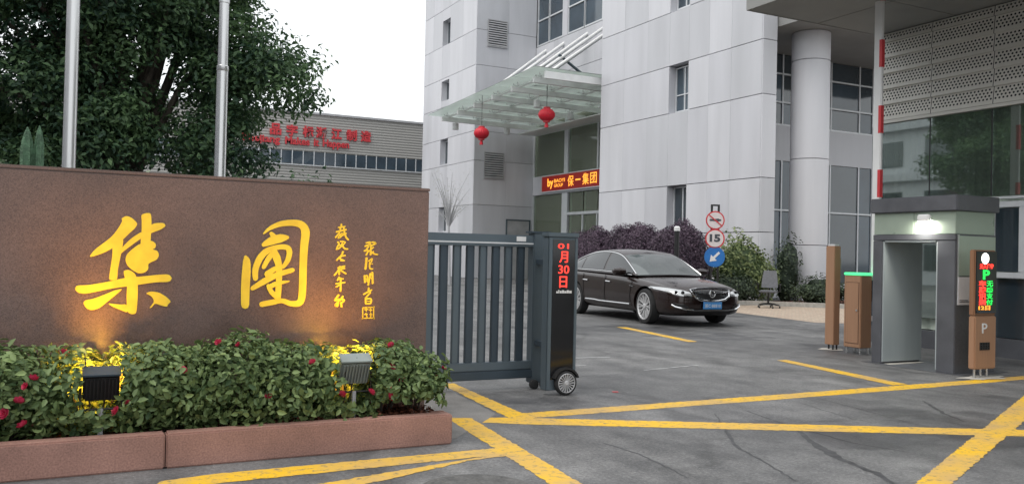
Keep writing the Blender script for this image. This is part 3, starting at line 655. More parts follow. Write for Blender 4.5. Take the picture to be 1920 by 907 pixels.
obj('panel_end_strip', MB().box(GX-.03, GX+.12, GY1-.05, GY1, 3.86, 5.4), 'alu', gh)
obj('screen_base_trim', MB().box(GX-.04, GX+.12, -6, GY1-.06, 3.82, 3.873), 'screen', gh)
# glass band with curtains behind
ys = [GY1-.02-PW*k for k in range(9)]
for a, b in zip(ys[1:], ys[:-1]):
    obj('glass_pane', MB().box(GX+.02, GX+.032, a+.012, b-.012, 2.46, 3.81), 'gateglass', gh)
    obj('glass_joint', MB().box(GX+.018, GX+.05, a-.011, a+.011, 2.46, 3.81), 'black', gh)
quad = quadgrid(lambda u, v: (GX+.14+.04*math.sin(u*230)+.02*math.sin(u*97), -3+u*13.6, .3+v*3.55), 420, 1)
obj('curtain', quad, 'curtain', gh, smooth=True)
obj('lower_glass', MB().box(GX+.02, GX+.05, 8.62, GY1-.02, .5, 2.44), 'gateglass', gh)
obj('lower_glass', MB().box(GX+.02, GX+.05, 5.5, 8.56, .3, 1.2), 'glassdark', gh)
obj('plinth', MB().box(GX-.03, GX+.1, -6, GY1-.02, 0, .29), 'granite_dark', gh)
obj('corner_post', MB().box(GX-.02, GX+.14, GY1-.1, GY1+.02, .29, 3.8), 'gatedark', gh)
wn = obj('window', MB().box(GX-.06, GX-.04, 6.6, 8.42, 1.3, 2.26), 'glassdark', gh)
m = MB()
for (a, b, c, d) in ((6.5, 8.5, 2.27, 2.36), (6.5, 8.5, 1.2, 1.29), (8.40, 8.5, 1.29, 2.27), (7.92, 8.02, 1.29, 2.27), (7.2, 7.3, 1.29, 2.27)): m.box(GX-.09, GX+.01, a, b, c, d)
obj('window_frame', m, 'alu', wn, bevel=.008)
obj('window_cap', MB().box(GX-.12, GX+.01, 6.45, 8.52, 2.40, 2.435), 'alu', wn)

# ------------------------------------------------------------------ granite portal (pedestrian passage)
po = thing('entrance_portal', 'dark granite clad walk-through portal with pale green metal band and lit lamp', 'portal', (10.4, 7.85, 0))
PX0, PX1, PY0, PY1 = 10.0, 10.8, 7.21, 8.48
obj('pier', MB().box(PX0, PX1, 8.32, PY1, 0, 1.70), 'granite_dark', po, bevel=.008)
obj('pier', MB().box(PX0, PX1, PY0, 7.47, 0, 1.70), 'granite_dark', po, bevel=.008)
obj('lintel', MB().box(PX0, PX1, PY0, PY1, 1.703, 1.78), 'granite_dark', po, bevel=.006)
obj('metal_band', MB().box(PX0+.01, PX1-.01, PY0+.01, 7.83, 1.783, 2.075).box(PX0+.01, PX1-.01, 7.836, PY1-.01, 1.783, 2.075), 'panelgreen', po, bevel=.004)
obj('roof_slab', MB().box(PX0-.03, PX1+.03, PY0-.03, PY1+.03, 2.078, 2.28), 'granite_dark', po, bevel=.01)
obj('reveal_panel', MB().box(PX0+.012, PX1, 8.30, 8.318, .03, 1.69), 'reveal', po)
obj('reveal_panel', MB().box(PX0+.012, PX1, 7.472, 7.49, .03, 1.69), 'reveal', po)
obj('reveal_panel', MB().box(PX0+.012, PX1, 7.50, 8.29, 1.68, 1.70), 'reveal', po)
obj('steel_panel', MB().box(PX0+.06, PX1-.02, PY0-.012, PY0-.002, 1.25, 1.76), 'panelgreen', po, bevel=.003)
obj('steel_edge', MB().box(PX0+.028, PX0+.055, PY0-.014, PY0-.002, .88, 1.775), 'steel', po)
lp = obj('wall_lamp', MB().box(PX0-.06, PX0+.008, 7.56, 7.74, 1.955, 2.04), 'white', po, bevel=.015)
obj('lamp_lens', MB().box(PX0-.052, PX0+.004, 7.57, 7.73, 1.944, 1.953), 'lampwhite', lp)
ld = bpy.data.lights.new('portal_lamp_light', 'AREA'); ld.energy = 9; ld.size = .14; ld.color = (1, .97, .85)
lo = bpy.data.objects.new('portal_lamp_light', ld); COL.objects.link(lo); lo.location = (PX0-.05, 7.65, 1.935); lo.rotation_euler = (0, R(-35), 0)
ps = obj('notice_sheet', MB().box(10.03, 10.31, PY0-.022, PY0-.016, .88, 1.235), 'paper')
tag(ps, 'white printed notice sheet stuck on the granite portal', 'notice')
for k, z in enumerate((.915, .935)):
    obj('print_line', MB().box(10.06, 10.28-.06*k, PY0-.0245, PY0-.0225, z, z+.008), 'greyink', ps)
sp = sheet('portal_step', [(9.93, 7.1), (10.95, 7.1), (10.95, 8.6), (9.93, 8.6)], .0035, 'granite_dark')
sheet('cement_splash', [(10.0, 8.16), (10.75, 8.2), (10.75, 8.29), (10.02, 8.29)], .006, 'plaster')

# ------------------------------------------------------------------ parking display column
pk = thing('parking_terminal', 'tan parking terminal with lit red and green display and white P', 'terminal', (10.08, 6.87, 0))
A0, A1, B0, B1 = 9.90, 10.31, 6.86, 6.95
obj('housing', MB().box(A0, A1, B0, B1, .11, .765), 'tan', pk, bevel=.012)
obj('housing', MB().box(A0, A1, B0+.012, B1, .767, 1.58), 'tand', pk, bevel=.012)
dsp = obj('display', MB().box(A0+.014, A1-.012, B0-.002, B0+.01, .80, 1.565), 'blackgloss', pk)
yy = B0-.006
def on_front(x0, x1, z0, z1, m, nm, par, y=yy, t=.003): return obj(nm, MB().box(x0, x1, y-t, y, z0, z1), m, par)
obj('lamp', MB().lathe([(.068, 0), (.066, -.006), (.04, -.01)], (10.07, B0-.004, 1.475), 'Y', 20), 'lampwhite', dsp)
text('led_text', '无人值守', 'ledred', dsp, (9.965, yy, 1.345), (1, 0, 0), (0, 0, 1), w=.265, h=.068, bold=.04)
text('led_text', 'P', 'ledgreen', dsp, (10.03, yy, 1.215), (1, 0, 0), (0, 0, 1), w=.13, h=.12, bold=.03)
for k, ch in enumerate('车牌识别'): text('led_text', ch, 'ledred', dsp, (9.955, yy, 1.130-.0765*k), (1, 0, 0), (0, 0, 1), w=.135, h=.074, bold=.045)
for k, ch in enumerate('无感支付'): text('led_text', ch, 'ledgreen', dsp, (10.10, yy, 1.130-.0765*k), (1, 0, 0), (0, 0, 1), w=.125, h=.070, bold=.025)
text('led_text', '12日', 'ledamber', dsp, (9.955, yy, .838), (1, 0, 0), (0, 0, 1), w=.22, h=.056, bold=.03)
on_front(9.93, 10.27, .806, .822, 'greyink', 'caption_strip', dsp)
text('letter', 'P', 'white', pk, (10.03, B0-.003, .55), (1, 0, 0), (0, 0, 1), w=.10, h=.125, bold=.01)
sg = obj('speaker_grille', MB().box(9.99, 10.18, B0-.006, B0-.001, .345, .44), 'black', pk)
for i in range(4):
    for j in range(3): obj('speaker_hole', MB().lathe([(.011, 0), (.009, -.003)], (10.015+.047*i, B0-.0065, .362+.031*j), 'Y', 8), 'blackgloss', sg)
for x in (9.98, 10.10, 10.22): obj('leg', MB().tube([(x, 6.92, 0), (x, 6.92, .12)], .014, 8), 'steel', pk)
th = np.linspace(0, 2*math.pi, 26)[:-1]
sheet('cement_footing', [(10.08+(.36+.07*math.sin(3*t)+.05*math.cos(7*t))*math.cos(t), 6.86+(.15+.035*math.sin(5*t+1))*math.sin(t)) for t in th], .0068, 'plaster')
# tan camera post and barrier
cp = thing('camera_post', 'slim tall tan post standing on its own cement footing', 'post', (10.8, 9.92, 0))
obj('housing', MB().box(10.735, 10.87, 9.83, 10.01, .08, 1.64), 'tan', cp, bevel=.008)
obj('cap', MB().box(10.76, 10.85, 9.85, 9.99, 1.642, 1.67), 'alu', cp)
for x, y in ((10.76, 9.86), (10.84, 9.86), (10.80, 9.98)): obj('leg', MB().tube([(x, y, 0), (x, y, .09)], .013, 8), 'black', cp)
obj('side_plate', MB().box(10.872, 10.99, 9.93, 9.94, 1.08, 1.44), 'plaster', cp)
sheet('cement_footing', [(10.80+(.22+.04*math.sin(3*t))*math.cos(t), 9.92+(.17+.03*math.cos(4*t))*math.sin(t)) for t in th], .0055, 'plaster')
br = thing('barrier', 'tan parking barrier with green light strip and raised red and white arm', 'barrier', (10.78, 9.41, 0))
obj('housing', MB().box(10.665, 10.905, 9.25, 9.57, .09, 1.19), 'tan', br, bevel=.01)
dr = obj('service_door', MB().box(10.658, 10.664, 9.29, 9.53, .16, 1.08), 'tan', br, bevel=.002)
obj('lock', MB().lathe([(.016, 0), (.016, -.006), (.006, -.008)], (10.657, 9.32, .66), 'X', 12), 'steel', dr)
obj('door_seam', MB().box(10.6625, 10.6645, 9.284, 9.289, .155, 1.085).box(10.6625, 10.6645, 9.531, 9.536, .155, 1.085).box(10.6625, 10.6645, 9.284, 9.536, 1.081, 1.086).box(10.6625, 10.6645, 9.284, 9.536, .154, .159), 'black', dr)
obj('light_strip', MB().box(10.655, 10.915, 9.24, 9.58, 1.193, 1.235), 'greenglow', br, bevel=.012)
for x, y in ((10.70, 9.28), (10.87, 9.28), (10.70, 9.53), (10.87, 9.53)): obj('leg', MB().tube([(x, y, 0), (x, y, .1)], .015, 8), 'steel', br)
obj('bolt', MB().lathe([(.03, 0), (.025, .03)], (10.907, 9.29, .98), 'X', 12), 'white', br); obj('bolt', MB().box(10.907, 10.935, 9.24, 9.31, .50, .58), 'white', br, bevel=.006)
arm = obj('arm', MB().box(10.94, 10.995, 9.17, 9.32, .85, 6.6), 'white', br, bevel=.012)
for z in (2.39, 3.37, 4.38, 5.4):
    obj('red_stripe', MB().box(10.936, 10.999, 9.166, 9.215, z, z+.42), 'red', arm)
obj('arm_clamp', MB().box(10.91, 11.01, 9.17, 9.35, .80, 1.12), 'gatedark', br, bevel=.01)

# ------------------------------------------------------------------ sign wall, lettering, planter
sw = thing('sign_wall', 'low red brown polished granite sign wall with gold brush lettering', 'wall', (.5, 6.92, 0))
WY = 6.75
obj('slab', MB().box(-3.2, 2.655, WY, WY+.35, 0, 1.905), 'granite', sw, bevel=.006)
obj('coping', MB().box(-3.2, 2.66, WY-.004, WY+.354, 1.907, 1.932), 'granite', sw, bevel=.005)
def wallmap(px0, py0, scale):
    """zoom picture coordinates to wall metres (the wall faces -Y); measured once on the photograph"""
    def f(a, b, d):
        x, y = px0+a/scale, py0+b/scale
        # projective fit of the wall plane
        q = FITW @ np.array([x, y, 1.]); return (q[0]/q[2], WY-d, q[1]/q[2])
    return f
# four measured corners of the lettered field: picture (x,y) against wall (X,Z)
src = [(130, 390), (720, 410), (130, 600), (720, 610)]; dst = [(-.0191, 1.652), (2.2644, 1.6665), (-.0026, .8705), (2.2875, .7985)]
Amat = []
for (x, y), (u, v) in zip(src, dst): Amat += [[x, y, 1, 0, 0, 0, -u*x, -u*y], [0, 0, 0, x, y, 1, -v*x, -v*y]]
FITW = np.append(np.linalg.solve(np.array(Amat), np.array([w for p in dst for w in p])), 1).reshape(3, 3)
fa = wallmap(130, 390, 907/210); fb_ = wallmap(430, 395, 771/170); fc = wallmap(610, 410, 998/110); fd = wallmap(610, 500, 907/110)
ji = [[(150, 403), (200, 335), (330, 240), (380, 180), (425, 105), (415, 85), (455, 62), (500, 78), (549, 125), (525, 165), (480, 205), (435, 250), (345, 325), (270, 365)],
 [(345, 250), (435, 240), (425, 320), (408, 400), (388, 500), (385, 578), (350, 584), (315, 578), (330, 480), (345, 380)],
 [(575, 55), (615, 40), (655, 42), (660, 120), (655, 230), (650, 300), (640, 400), (560, 400), (570, 300), (580, 180), (580, 100)],
 [(640, 150), (680, 122), (760, 120), (775, 145), (740, 172), (690, 190), (640, 210)],
 [(415, 325), (500, 240), (590, 185), (600, 230), (540, 270), (440, 345), (412, 370)],
 [(560, 290), (660, 260), (697, 290), (690, 325), (665, 335), (710, 345), (722, 385), (700, 420), (650, 440), (632, 455), (637, 490), (610, 520), (560, 530), (510, 505), (465, 465), (448, 420), (460, 375), (500, 335)],
 [(45, 645), (60, 622), (150, 622), (330, 590), (450, 562), (560, 555), (720, 538), (800, 535), (828, 565), (805, 597), (700, 598), (560, 618), (460, 632), (330, 650), (230, 672), (130, 692), (75, 685), (50, 665)],
 [(435, 505), (480, 497), (525, 525), (545, 570), (552, 650), (548, 760), (540, 850), (500, 858), (462, 835), (460, 700), (465, 630), (440, 545)],
 [(110, 765), (130, 740), (190, 732), (290, 695), (370, 660), (432, 650), (375, 700), (300, 760), (245, 805), (180, 825), (135, 808)],
 [(305, 765), (400, 778), (470, 775), (470, 845), (420, 825), (345, 795)],
 [(615, 690), (650, 672), (720, 680), (780, 715), (820, 755), (795, 775), (785, 798), (735, 785), (690, 768), (665, 800), (642, 810), (685, 755), (665, 715), (635, 698)]]
m = MB()
def smooth_poly(p, n=3):
    for _ in range(2):
        q = []
        for i in range(len(p)):
            a, b = p[i], p[(i+1) % len(p)]; q += [(a[0]*.8+b[0]*.2, a[1]*.8+b[1]*.2), (a[0]*.2+b[0]*.8, a[1]*.2+b[1]*.8)]
        p = q
    return p
for k, pl in enumerate(ji): m.prism(smooth_poly(pl), -.002, .007+.0005*k, fa)
obj('gold_character', m, 'gold', sw)
tu = [[(132, 395, 30), (140, 430, 62), (138, 520, 75), (130, 650, 74), (128, 800, 68)],
 [(285, 195, 12), (340, 150, 32), (430, 113, 46), (540, 104, 54), (612, 125, 64), (641, 185, 74), (630, 300, 68), (622, 450, 64), (618, 600, 64), (612, 720, 62), (590, 782, 58), (520, 790, 46), (440, 765, 40), (360, 778, 46), (270, 795, 46)],
 [(350, 195, 34), (375, 225, 50)], [(285, 290, 36), (350, 258, 70), (430, 235, 72), (485, 228, 34)],
 [(215, 575, 44), (215, 500, 52), (250, 410, 55), (310, 345, 52), (400, 312, 42), (480, 312, 45), (504, 350, 48), (490, 420, 44), (450, 480, 30)],
 [(370, 330, 40), (395, 400, 66), (415, 480, 52), (415, 600, 50), (405, 740, 52)], [(190, 660, 36), (290, 600, 52), (400, 545, 46), (530, 505, 38)],
 [(285, 480, 36), (330, 400, 44), (380, 350, 40)], [(320, 540, 60), (370, 500, 40), (420, 480, 40)], [(330, 650, 38), (400, 618, 40), (500, 600, 12)], [(325, 640, 36), (350, 690, 40), (400, 735, 46)]]
m = MB()
for k, pth in enumerate(tu): brush(pth, m, fb_, -.002, .007+.0005*k)
obj('gold_character', m, 'gold', sw)
def small(strokes, f):
    m = MB()
    for k, (w, *pts) in enumerate(strokes): brush([(a, b, w*1.2) for a, b in pts], m, f, -.002, .004+.0004*k)
    obj('gold_inscription_character', m, 'gold', sw)
small([(28, (265, 100), (258, 150)), (20, (215, 150), (325, 135)), (28, (185, 225), (340, 188)), (26, (240, 150), (250, 215)), (22, (165, 320), (230, 240)), (22, (210, 330), (250, 265), (300, 262), (225, 330)), (26, (300, 150), (320, 250), (345, 320), (380, 358)), (20, (290, 285), (345, 250))], fc)
small([(25, (205, 400), (225, 430)), (24, (182, 520), (215, 450), (265, 470)), (22, (250, 388), (328, 400), (290, 450)), (22, (280, 420), (250, 480), (205, 518)), (24, (280, 460), (320, 510), (368, 518))], fc)
small([(28, (290, 565), (280, 600)), (22, (185, 708), (240, 650), (328, 627)), (24, (265, 620), (240, 680), (308, 714)), (18, (255, 717), (315, 715))], fc)
small([(22, (190, 20), (290, -8)), (22, (215, 0), (190, 60), (132, 133)), (20, (230, 40), (290, 30)), (24, (205, 60), (205, 118)), (22, (230, 60), (308, 108)), (22, (280, 5), (220, 60))], fd)
small([(22, (205, 163), (180, 210)), (18, (200, 195), (268, 190)), (20, (157, 265), (293, 245)), (18, (160, 312), (230, 275)), (24, (230, 180), (225, 375))], fd)
small([(26, (195, 442), (150, 500)), (28, (142, 520), (200, 520), (150, 595), (175, 608)), (22, (200, 500), (185, 600)), (26, (260, 462), (220, 520)), (26, (240, 500), (282, 520), (240, 560)), (28, (230, 560), (240, 615))], fd)
small([(24, (692, 415), (768, 402), (720, 460)), (24, (672, 470), (740, 450), (690, 530)), (24, (657, 550), (720, 540), (690, 618)), (24, (800, 402), (852, 420), (780, 460)), (22, (730, 560), (808, 490)), (24, (770, 450), (760, 615)), (24, (760, 550), (820, 600), (880, 612)), (18, (765, 608), (810, 560))], fc)
small([(32, (695, 675), (685, 780), (675, 855)), (20, (732, 720), (788, 682)), (20, (790, 685), (775, 740)), (22, (750, 740), (745, 820), (760, 855), (795, 858)), (15, (762, 770), (795, 770))], fc)
small([(26, (600, 145), (605, 240)), (20, (602, 150), (640, 142), (640, 230)), (15, (608, 190), (640, 190)), (24, (690, 113), (670, 200), (657, 285)), (26, (720, 93), (725, 258)), (18, (682, 130), (718, 112)), (14, (690, 180), (720, 180))], fd)
small([(24, (665, 335), (660, 370)), (22, (588, 428), (640, 400), (708, 362)), (22, (630, 470), (690, 400)), (22, (615, 485), (615, 568)), (22, (622, 500), (698, 500), (690, 568), (620, 572)), (14, (640, 535), (688, 535))], fd)
small([(13, (570, 635), (740, 630), (741, 632), (740, 795), (739, 796), (572, 798), (571, 797), (570, 635))]+[(13,)+s for s in (((600, 665), (650, 660)), ((625, 650), (625, 690)), ((690, 650), (690, 700)), ((670, 670), (715, 670)), ((600, 740), (640, 735)), ((620, 720), (635, 780)), ((680, 740), (715, 740)), ((695, 720), (695, 780)))], fd)
# planter kerb: long stones
pl = thing('planter_kerb', 'reddish brown stone kerb edging the planting bed', 'kerb', (.4, 5.92, 0))
xs = [-2.6, -1.3, .56, 2.525]
for a, b in zip(xs[:-1], xs[1:]):
    obj('kerb_stone', MB().box(a+.003, b-.003, 5.845, 5.975, 0, .218), 'kerb', pl, bevel=.01)
obj('kerb_stone', MB().box(2.40, 2.522, 5.98, 6.03, 0, .217), 'kerb', pl, bevel=.008)
mb = quadgrid(lambda u, v: (-2.6+u*5.1, 5.976+v*.772, .155+.035*math.sin(u*60)*math.sin(v*9+u*30)+.02*math.sin(u*140+v*11)), 90, 12)
obj('planting_bed', mb, 'soil', None, kind='structure')
# dry mulch chips
N = 1500; pts = np.stack([RNG.uniform(1.2, 2.5, N), RNG.uniform(6.0, 6.7, N), RNG.uniform(.17, .225, N)], 1); 
M['chip'] = leafmat('mulch chips', (.07, .022, .014), (.26, .10, .06), 0.)
o = put('mulch', leaf_mesh('mulch', pts-pts.mean(0), np.tile([0, 0, 1.], (N, 1)), .035, 'chip'), None, pts.mean(0), 0, 'stuff')

# rose shrubs
SH = [(-.75, .60, .34), (-.32, .61, .36), (.13, .59, .34), (.55, .61, .36), (.98, .61, .36), (1.40, .60, .34), (1.80, .54, .30), (2.14, .54, .30), (2.37, .46, .19)]
SL = ['rose shrub at the far end of the bed by the kerb seam', 'dense rose shrub with crimson blooms low on its front, left of black floodlight', 'rose shrub glowing yellow behind the black floodlight', 'rose shrub with one red bloom just right of black floodlight', 'rose shrub with pink bloom on top, before the second gold character', 'full leafy rose shrub under the gold square character, no blooms on top', 'thin rose shrub glowing amber behind the grey floodlight', 'rose shrub between the grey floodlight and the bed end', 'small rose shrub with three crimson blooms at the end of the wall']
shr = []
for i, (x, h, rx) in enumerate(SH):
    s = thing('rose_shrub', SL[i], 'shrub', (x, 6.32, .16), 'rose shrubs in the planting bed')
    p, n = blob_points((x, 6.28, .16+h*.50), (rx*.92, .35, h*.49), 3700, 40+i, .45, .11, .17, True)
    cut = ((np.abs(p[:, 0]-.19) < .125) & (p[:, 1] < 6.17) & (p[:, 2] > .34)) | ((np.abs(p[:, 0]-1.85) < .14) & (p[:, 1] < 6.21) & (p[:, 2] > .30))
    cut |= (p[:, 0] > 2.0) & (p[:, 2] < .33-.1*np.abs(p[:, 0]-2.25))
    for lx, ly, lz in ((.19, 6.14, .53), (1.85, 6.18, .55)): cut |= ((p-np.array([lx, ly, lz]))**2).sum(1) < .145**2
    for lx, ly, lz, sl in ((.19, 6.06, .50, .53), (1.85, 6.10, .52, .62)):
        dz = p[:, 2]-(lz+sl*(p[:, 1]-ly)); cut |= (np.abs(p[:, 0]-lx) < .08) & (p[:, 1] > ly-.05) & (dz > -.04)
    p, n = p[~cut], n[~cut]
    foliage(s, 'foliage', p, n, .047, 'leaf_shrub', six=True, aspect=.52, up=.2, var=.55)
    m = MB(); rr = random.Random(i)
    for k in range(9):
        a = rr.uniform(0, 6.28); e = (x+rx*.7*math.cos(a), 6.30+.24*math.sin(a), .16+h*rr.uniform(.5, .95)); m.tube([(x+.04*math.cos(a), 6.3+.04*math.sin(a), .12), ((x+e[0])/2+.02, (6.3+e[1])/2, .16+h*.35), e], [.008, .006, .003], 5)
    obj('stem', m, 'bark', s); shr.append(s)
def flower_mesh(seed):
    rr = np.random.default_rng(seed); mb = MB()
    for ring, (n, rad, lift) in enumerate(((5, .034, .004), (5, .026, .014), (3, .014, .020))):
        for k in range(n):
            a = 2*math.pi*(k+.5*ring)/n+rr.uniform(-.2, .2); c, s = math.cos(a), math.sin(a); t = np.array([-s, c, 0]); d = np.array([c, s, 0]); u = np.array([0, 0, 1.])
            w = rad*.55; P = [d*.004, d*rad*.5+t*w+u*lift, d*rad+t*w*.55+u*(lift+.012), d*rad-t*w*.55+u*(lift+.012), d*rad*.5-t*w+u*lift]
            mb.add([tuple(q) for q in P], [(0, 1, 2, 3, 4)])
    me = mesh('flower', mb.v, mb.f, 'petal'); at = me.attributes.new('tint', 'FLOAT', 'POINT'); at.data.foreach_set('value', np.clip(rr.normal(.5, .25, len(me.vertices)), 0, 1).astype(np.float32)); return me
FM = [flower_mesh(i) for i in range(3)]
FL = [(4, .92, 6.25, .745), (1, -.19, 5.98, .58), (3, .66, 5.98, .60), (1, -.26, 5.97, .45), (0, -.37, 5.97, .47), (3, .28, 5.97, .36), (8, 2.42, 6.12, .53), (8, 2.47, 6.10, .46), (8, 2.55, 6.14, .51), (2, -.03, 6.22, .70), (5, 1.22, 6.0, .40), (7, 2.17, 6.02, .47), (3, .34, 6.0, .40), (6, 1.72, 5.99, .38), (4, 1.05, 6.2, .73), (7, 2.1, 6.05, .55), (2, .10, 6.0, .69)]
rf = random.Random(21)
for _ in range(16):
    k = rf.randrange(9); FL.append((k, SH[k][0]+rf.uniform(-.2, .2), rf.uniform(5.93, 6.0), rf.uniform(.30, .70)) if rf.random() < .6 else (k, SH[k][0]+rf.uniform(-.2, .2), rf.uniform(6.05, 6.3), .17+SH[k][1]*.98))
FL = [q for q in FL if not ((abs(q[1]-.19) < .17 or abs(q[1]-1.85) < .17) and q[3] > .42)]
for i, (s, x, y, z) in enumerate(FL):
    f = put('flower', FM[i % 3], shr[s], (x, y-.02, z)); f.rotation_euler = (R(55+random.uniform(-25, 15)), R(random.uniform(-25, 25)), random.uniform(0, 6)); f.scale = (1.0,)*3 if i % 2 else (.8,)*3

# floodlights
M['floodgrey'] = mat('weathered grey green cast aluminium', (.27, .31, .30), .5, .2, var=.12, scale=8)
def flood(x, y, z, w, h, label, mt, tilt, energy):
    t = thing('floodlight', label, 'floodlight', (x, y, .16), 'floodlights in the planting bed')
    a = R(tilt)
    def rot(px, py, pz): return (x+px, y+py*math.cos(a)-pz*math.sin(a), z+py*math.sin(a)+pz*math.cos(a))
    def rbox(x0, x1, y0, y1, z0, z1):
        b = MB().box(x0, x1, y0, y1, z0, z1); b.v = [rot(*q) for q in b.v]; return b
    obj('housing', rbox(-w/2, w/2, -.02, .07, -h/2, h/2), mt, t, bevel=.012)
    for k in range(9):
        xx = -w/2+.02+(w-.04)*k/8; obj('cooling_fin', rbox(xx-.004, xx+.004, -.034, -.021, -h/2+.02, h/2-.02), mt, t)
    obj('hood', rbox(-w/2-.006, w/2+.006, -.03, .085, h/2+.001, h/2+.014), mt if mt != 'black' else 'gatedark', t, bevel=.004)
    obj('lens', rbox(-w/2+.012, w/2-.012, .071, .075, -h/2+.012, h/2-.012), 'lampwarm', t)
    obj('bracket', MB().tube([(x-w/2-.014, y, z), (x-w/2-.014, y, z-h/2-.045), (x+w/2+.014, y, z-h/2-.045), (x+w/2+.014, y, z)], .008, 6), 'black', t)
    obj('post', MB().tube([(x, y, .14), (x, y, z-h/2-.04)], .016, 8), 'concrete', t)
    L = bpy.data.lights.new('flood_light', 'AREA'); L.energy = energy; L.shape = 'RECTANGLE'; L.size = w*.9; L.size_y = h*.8; L.color = (1, .47, .05)
    lo = bpy.data.objects.new('flood_light', L); COL.objects.link(lo); lo.location = rot(0, .082, 0)
    d = Vector(rot(0, 1, 0))-Vector(rot(0, 0, 0)); lo.rotation_euler = d.to_track_quat('-Z', 'Z').to_euler()
flood(.19, 6.06, .50, .21, .185, 'black floodlight box facing the wall, set among the shrubs', 'black', 24, 15.)
flood(1.85, 6.10, .52, .22, .19, 'grey ribbed floodlight on a short post at the bed end', 'floodgrey', 26, 13.)

# ------------------------------------------------------------------ sliding gate with its drive column
sg = thing('sliding_gate', 'blue grey steel sliding gate with black drive column showing a red date', 'gate', (3.9, 8.0, 0))
GYY = 8.0
obj('top_rail', MB().box(2.5, 4.36, GYY, GYY+.09, 1.475, 1.60), 'gatemetal', sg, bevel=.008)
obj('top_rail_groove', MB().box(2.5, 4.35, GYY-.006, GYY-.001, 1.505, 1.52), 'alu', sg)
obj('bottom_rail', MB().box(2.5, 4.36, GYY, GYY+.09, .20, .285), 'gatemetal', sg, bevel=.008)
obj('bottom_rail', MB().box(2.5, 4.36, GYY-.015, GYY+.10, .11, .197), 'gatedark', sg, bevel=.008)
obj('rail_plate', MB().box(4.13, 4.24, GYY-.005, GYY-.001, 1.535, 1.585), 'white', sg)
x = 2.56; k = 0
while x < 4.30:
    obj('slat', MB().box(x, x+.062, GYY+.02, GYY+.07, .283, 1.477), 'gatedark' if k % 2 else 'gatemetal', sg, bevel=.004)
    obj('slat', MB().box(x+.075, x+.098, GYY+.06, GYY+.085, .283, 1.477), 'gatedark', sg); x += .146; k += 1
obj('stile', MB().box(4.33, 4.46, GYY-.02, GYY+.11, .05, 1.625), 'gatemetal', sg, bevel=.01)
obj('stile_cap', MB().box(4.30, 4.52, GYY-.03, GYY+.12, 1.627, 1.645), 'gatedark', sg)
obj('connecting_bar', MB().box(4.36, 4.42, 7.615, GYY-.022, .45, .50).box(4.36, 4.42, 7.615, GYY-.022, 1.3, 1.35), 'gatedark', sg)
obj('roller', MB().lathe([(.03, 0), (.05, .005), (.05, .04), (.03, .045)], (4.33, GYY-.1, .05), 'Y', 14).lathe([(.03, 0), (.05, .005), (.05, .04), (.03, .045)], (4.44, GYY-.12, .05), 'Y', 14), 'rubber', sg)
HX0, HX1, HY0, HY1 = 4.235, 4.57, 7.50, 7.62
dc = obj('drive_column', MB().box(HX0, HX1, HY0, HY1, .05, 1.58), 'gatemetal', sg, bevel=.008)
obj('column_cap', MB().box(HX0-.012, HX1+.012, HY0-.015, HY1+.01, 1.582, 1.625), 'gatemetal', dc, bevel=.006)
obj('black_panel', MB().box(HX0+.045, HX1-.035, HY0-.008, HY0-.001, .16, 1.555), 'blackgloss', dc)
obj('edge_trim', MB().box(HX0, HX0+.042, HY0-.012, HY0-.001, .06, 1.575).box(HX1-.032, HX1, HY0-.012, HY0-.001, .06, 1.575), 'gatemetal', dc, bevel=.004)
yv = HY0-.011
text('led_text', '01', 'ledred', dc, (4.335, yv, 1.465), (1, 0, 0), (0, 0, 1), w=.125, h=.052, bold=.005)
text('led_text', '月', 'ledred', dc, (4.355, yv, 1.325), (1, 0, 0), (0, 0, 1), w=.098, h=.115, bold=.012)
text('led_text', '30', 'ledred', dc, (4.345, yv, 1.215), (1, 0, 0), (0, 0, 1), w=.125, h=.085, bold=.005)
text('led_text', '日', 'ledred', dc, (4.36, yv, 1.075), (1, 0, 0), (0, 0, 1), w=.088, h=.115, bold=.012)
m = MB()
for k, (a, b, t) in enumerate(((0, .018, .02), (.022, .034, .033), (.04, .062, .024), (.066, .09, .03), (.094, .118, .022), (.122, .146, .03), (.15, .178, .025))): m.box(4.325+a, 4.325+b, yv-.003, yv, 1.02, 1.02+t)
obj('small_print', m, 'white', dc)
wx, wz, wr = 4.44, .125, .122
wy = HY0-.05
obj('tyre', MB().lathe([(.085, .055), (.112, .05), (wr, .035), (wr, .0), (.112, -.012), (.098, -.014), (.094, .0), (.094, .05)], (wx, wy, wz), 'Y', 36, True), 'rubber', dc, smooth=True)
obj('wheel_disc', MB().lathe([(.094, .02), (.092, .012), (.02, .014)], (wx, wy, wz), 'Y', 30), 'black', dc)
m = MB(); m.lathe([(.10, 0), (.10, -.012), (.092, -.016), (.090, -.006), (.092, 0)], (wx, wy, wz), 'Y', 36, True); m.lathe([(.024, .01), (.024, -.012), (.018, -.016)], (wx, wy, wz), 'Y', 18)
for k in range(18):
    a = 2*math.pi*k/18; c, s = math.cos(a), math.sin(a); w0, w1 = .002, .0055
    P = [(c*.02-s*w0, s*.02+c*w0), (c*.02+s*w0, s*.02-c*w0), (c*.093+s*w1, s*.093-c*w1), (c*.093-s*w1, s*.093+c*w1)]
    m.prism([(wx+p, wz+q) for p, q in P], wy+.008, wy-.010)
obj('wheel_rim', m, 'rim', dc)
m = MB(); a = np.linspace(R(20), R(160), 12)
m.prism([(wx+.155*math.cos(t), wz+.155*math.sin(t)) for t in a]+[(wx+.135*math.cos(t), wz+.135*math.sin(t)) for t in a[::-1]], HY0-.06, HY0)
obj('mudguard', m, 'black', dc)
sheet('fallen_petals', [(5.0, 7.45), (5.06, 7.43), (5.08, 7.48), (5.02, 7.5)], .0045, 'red', kind='structure')
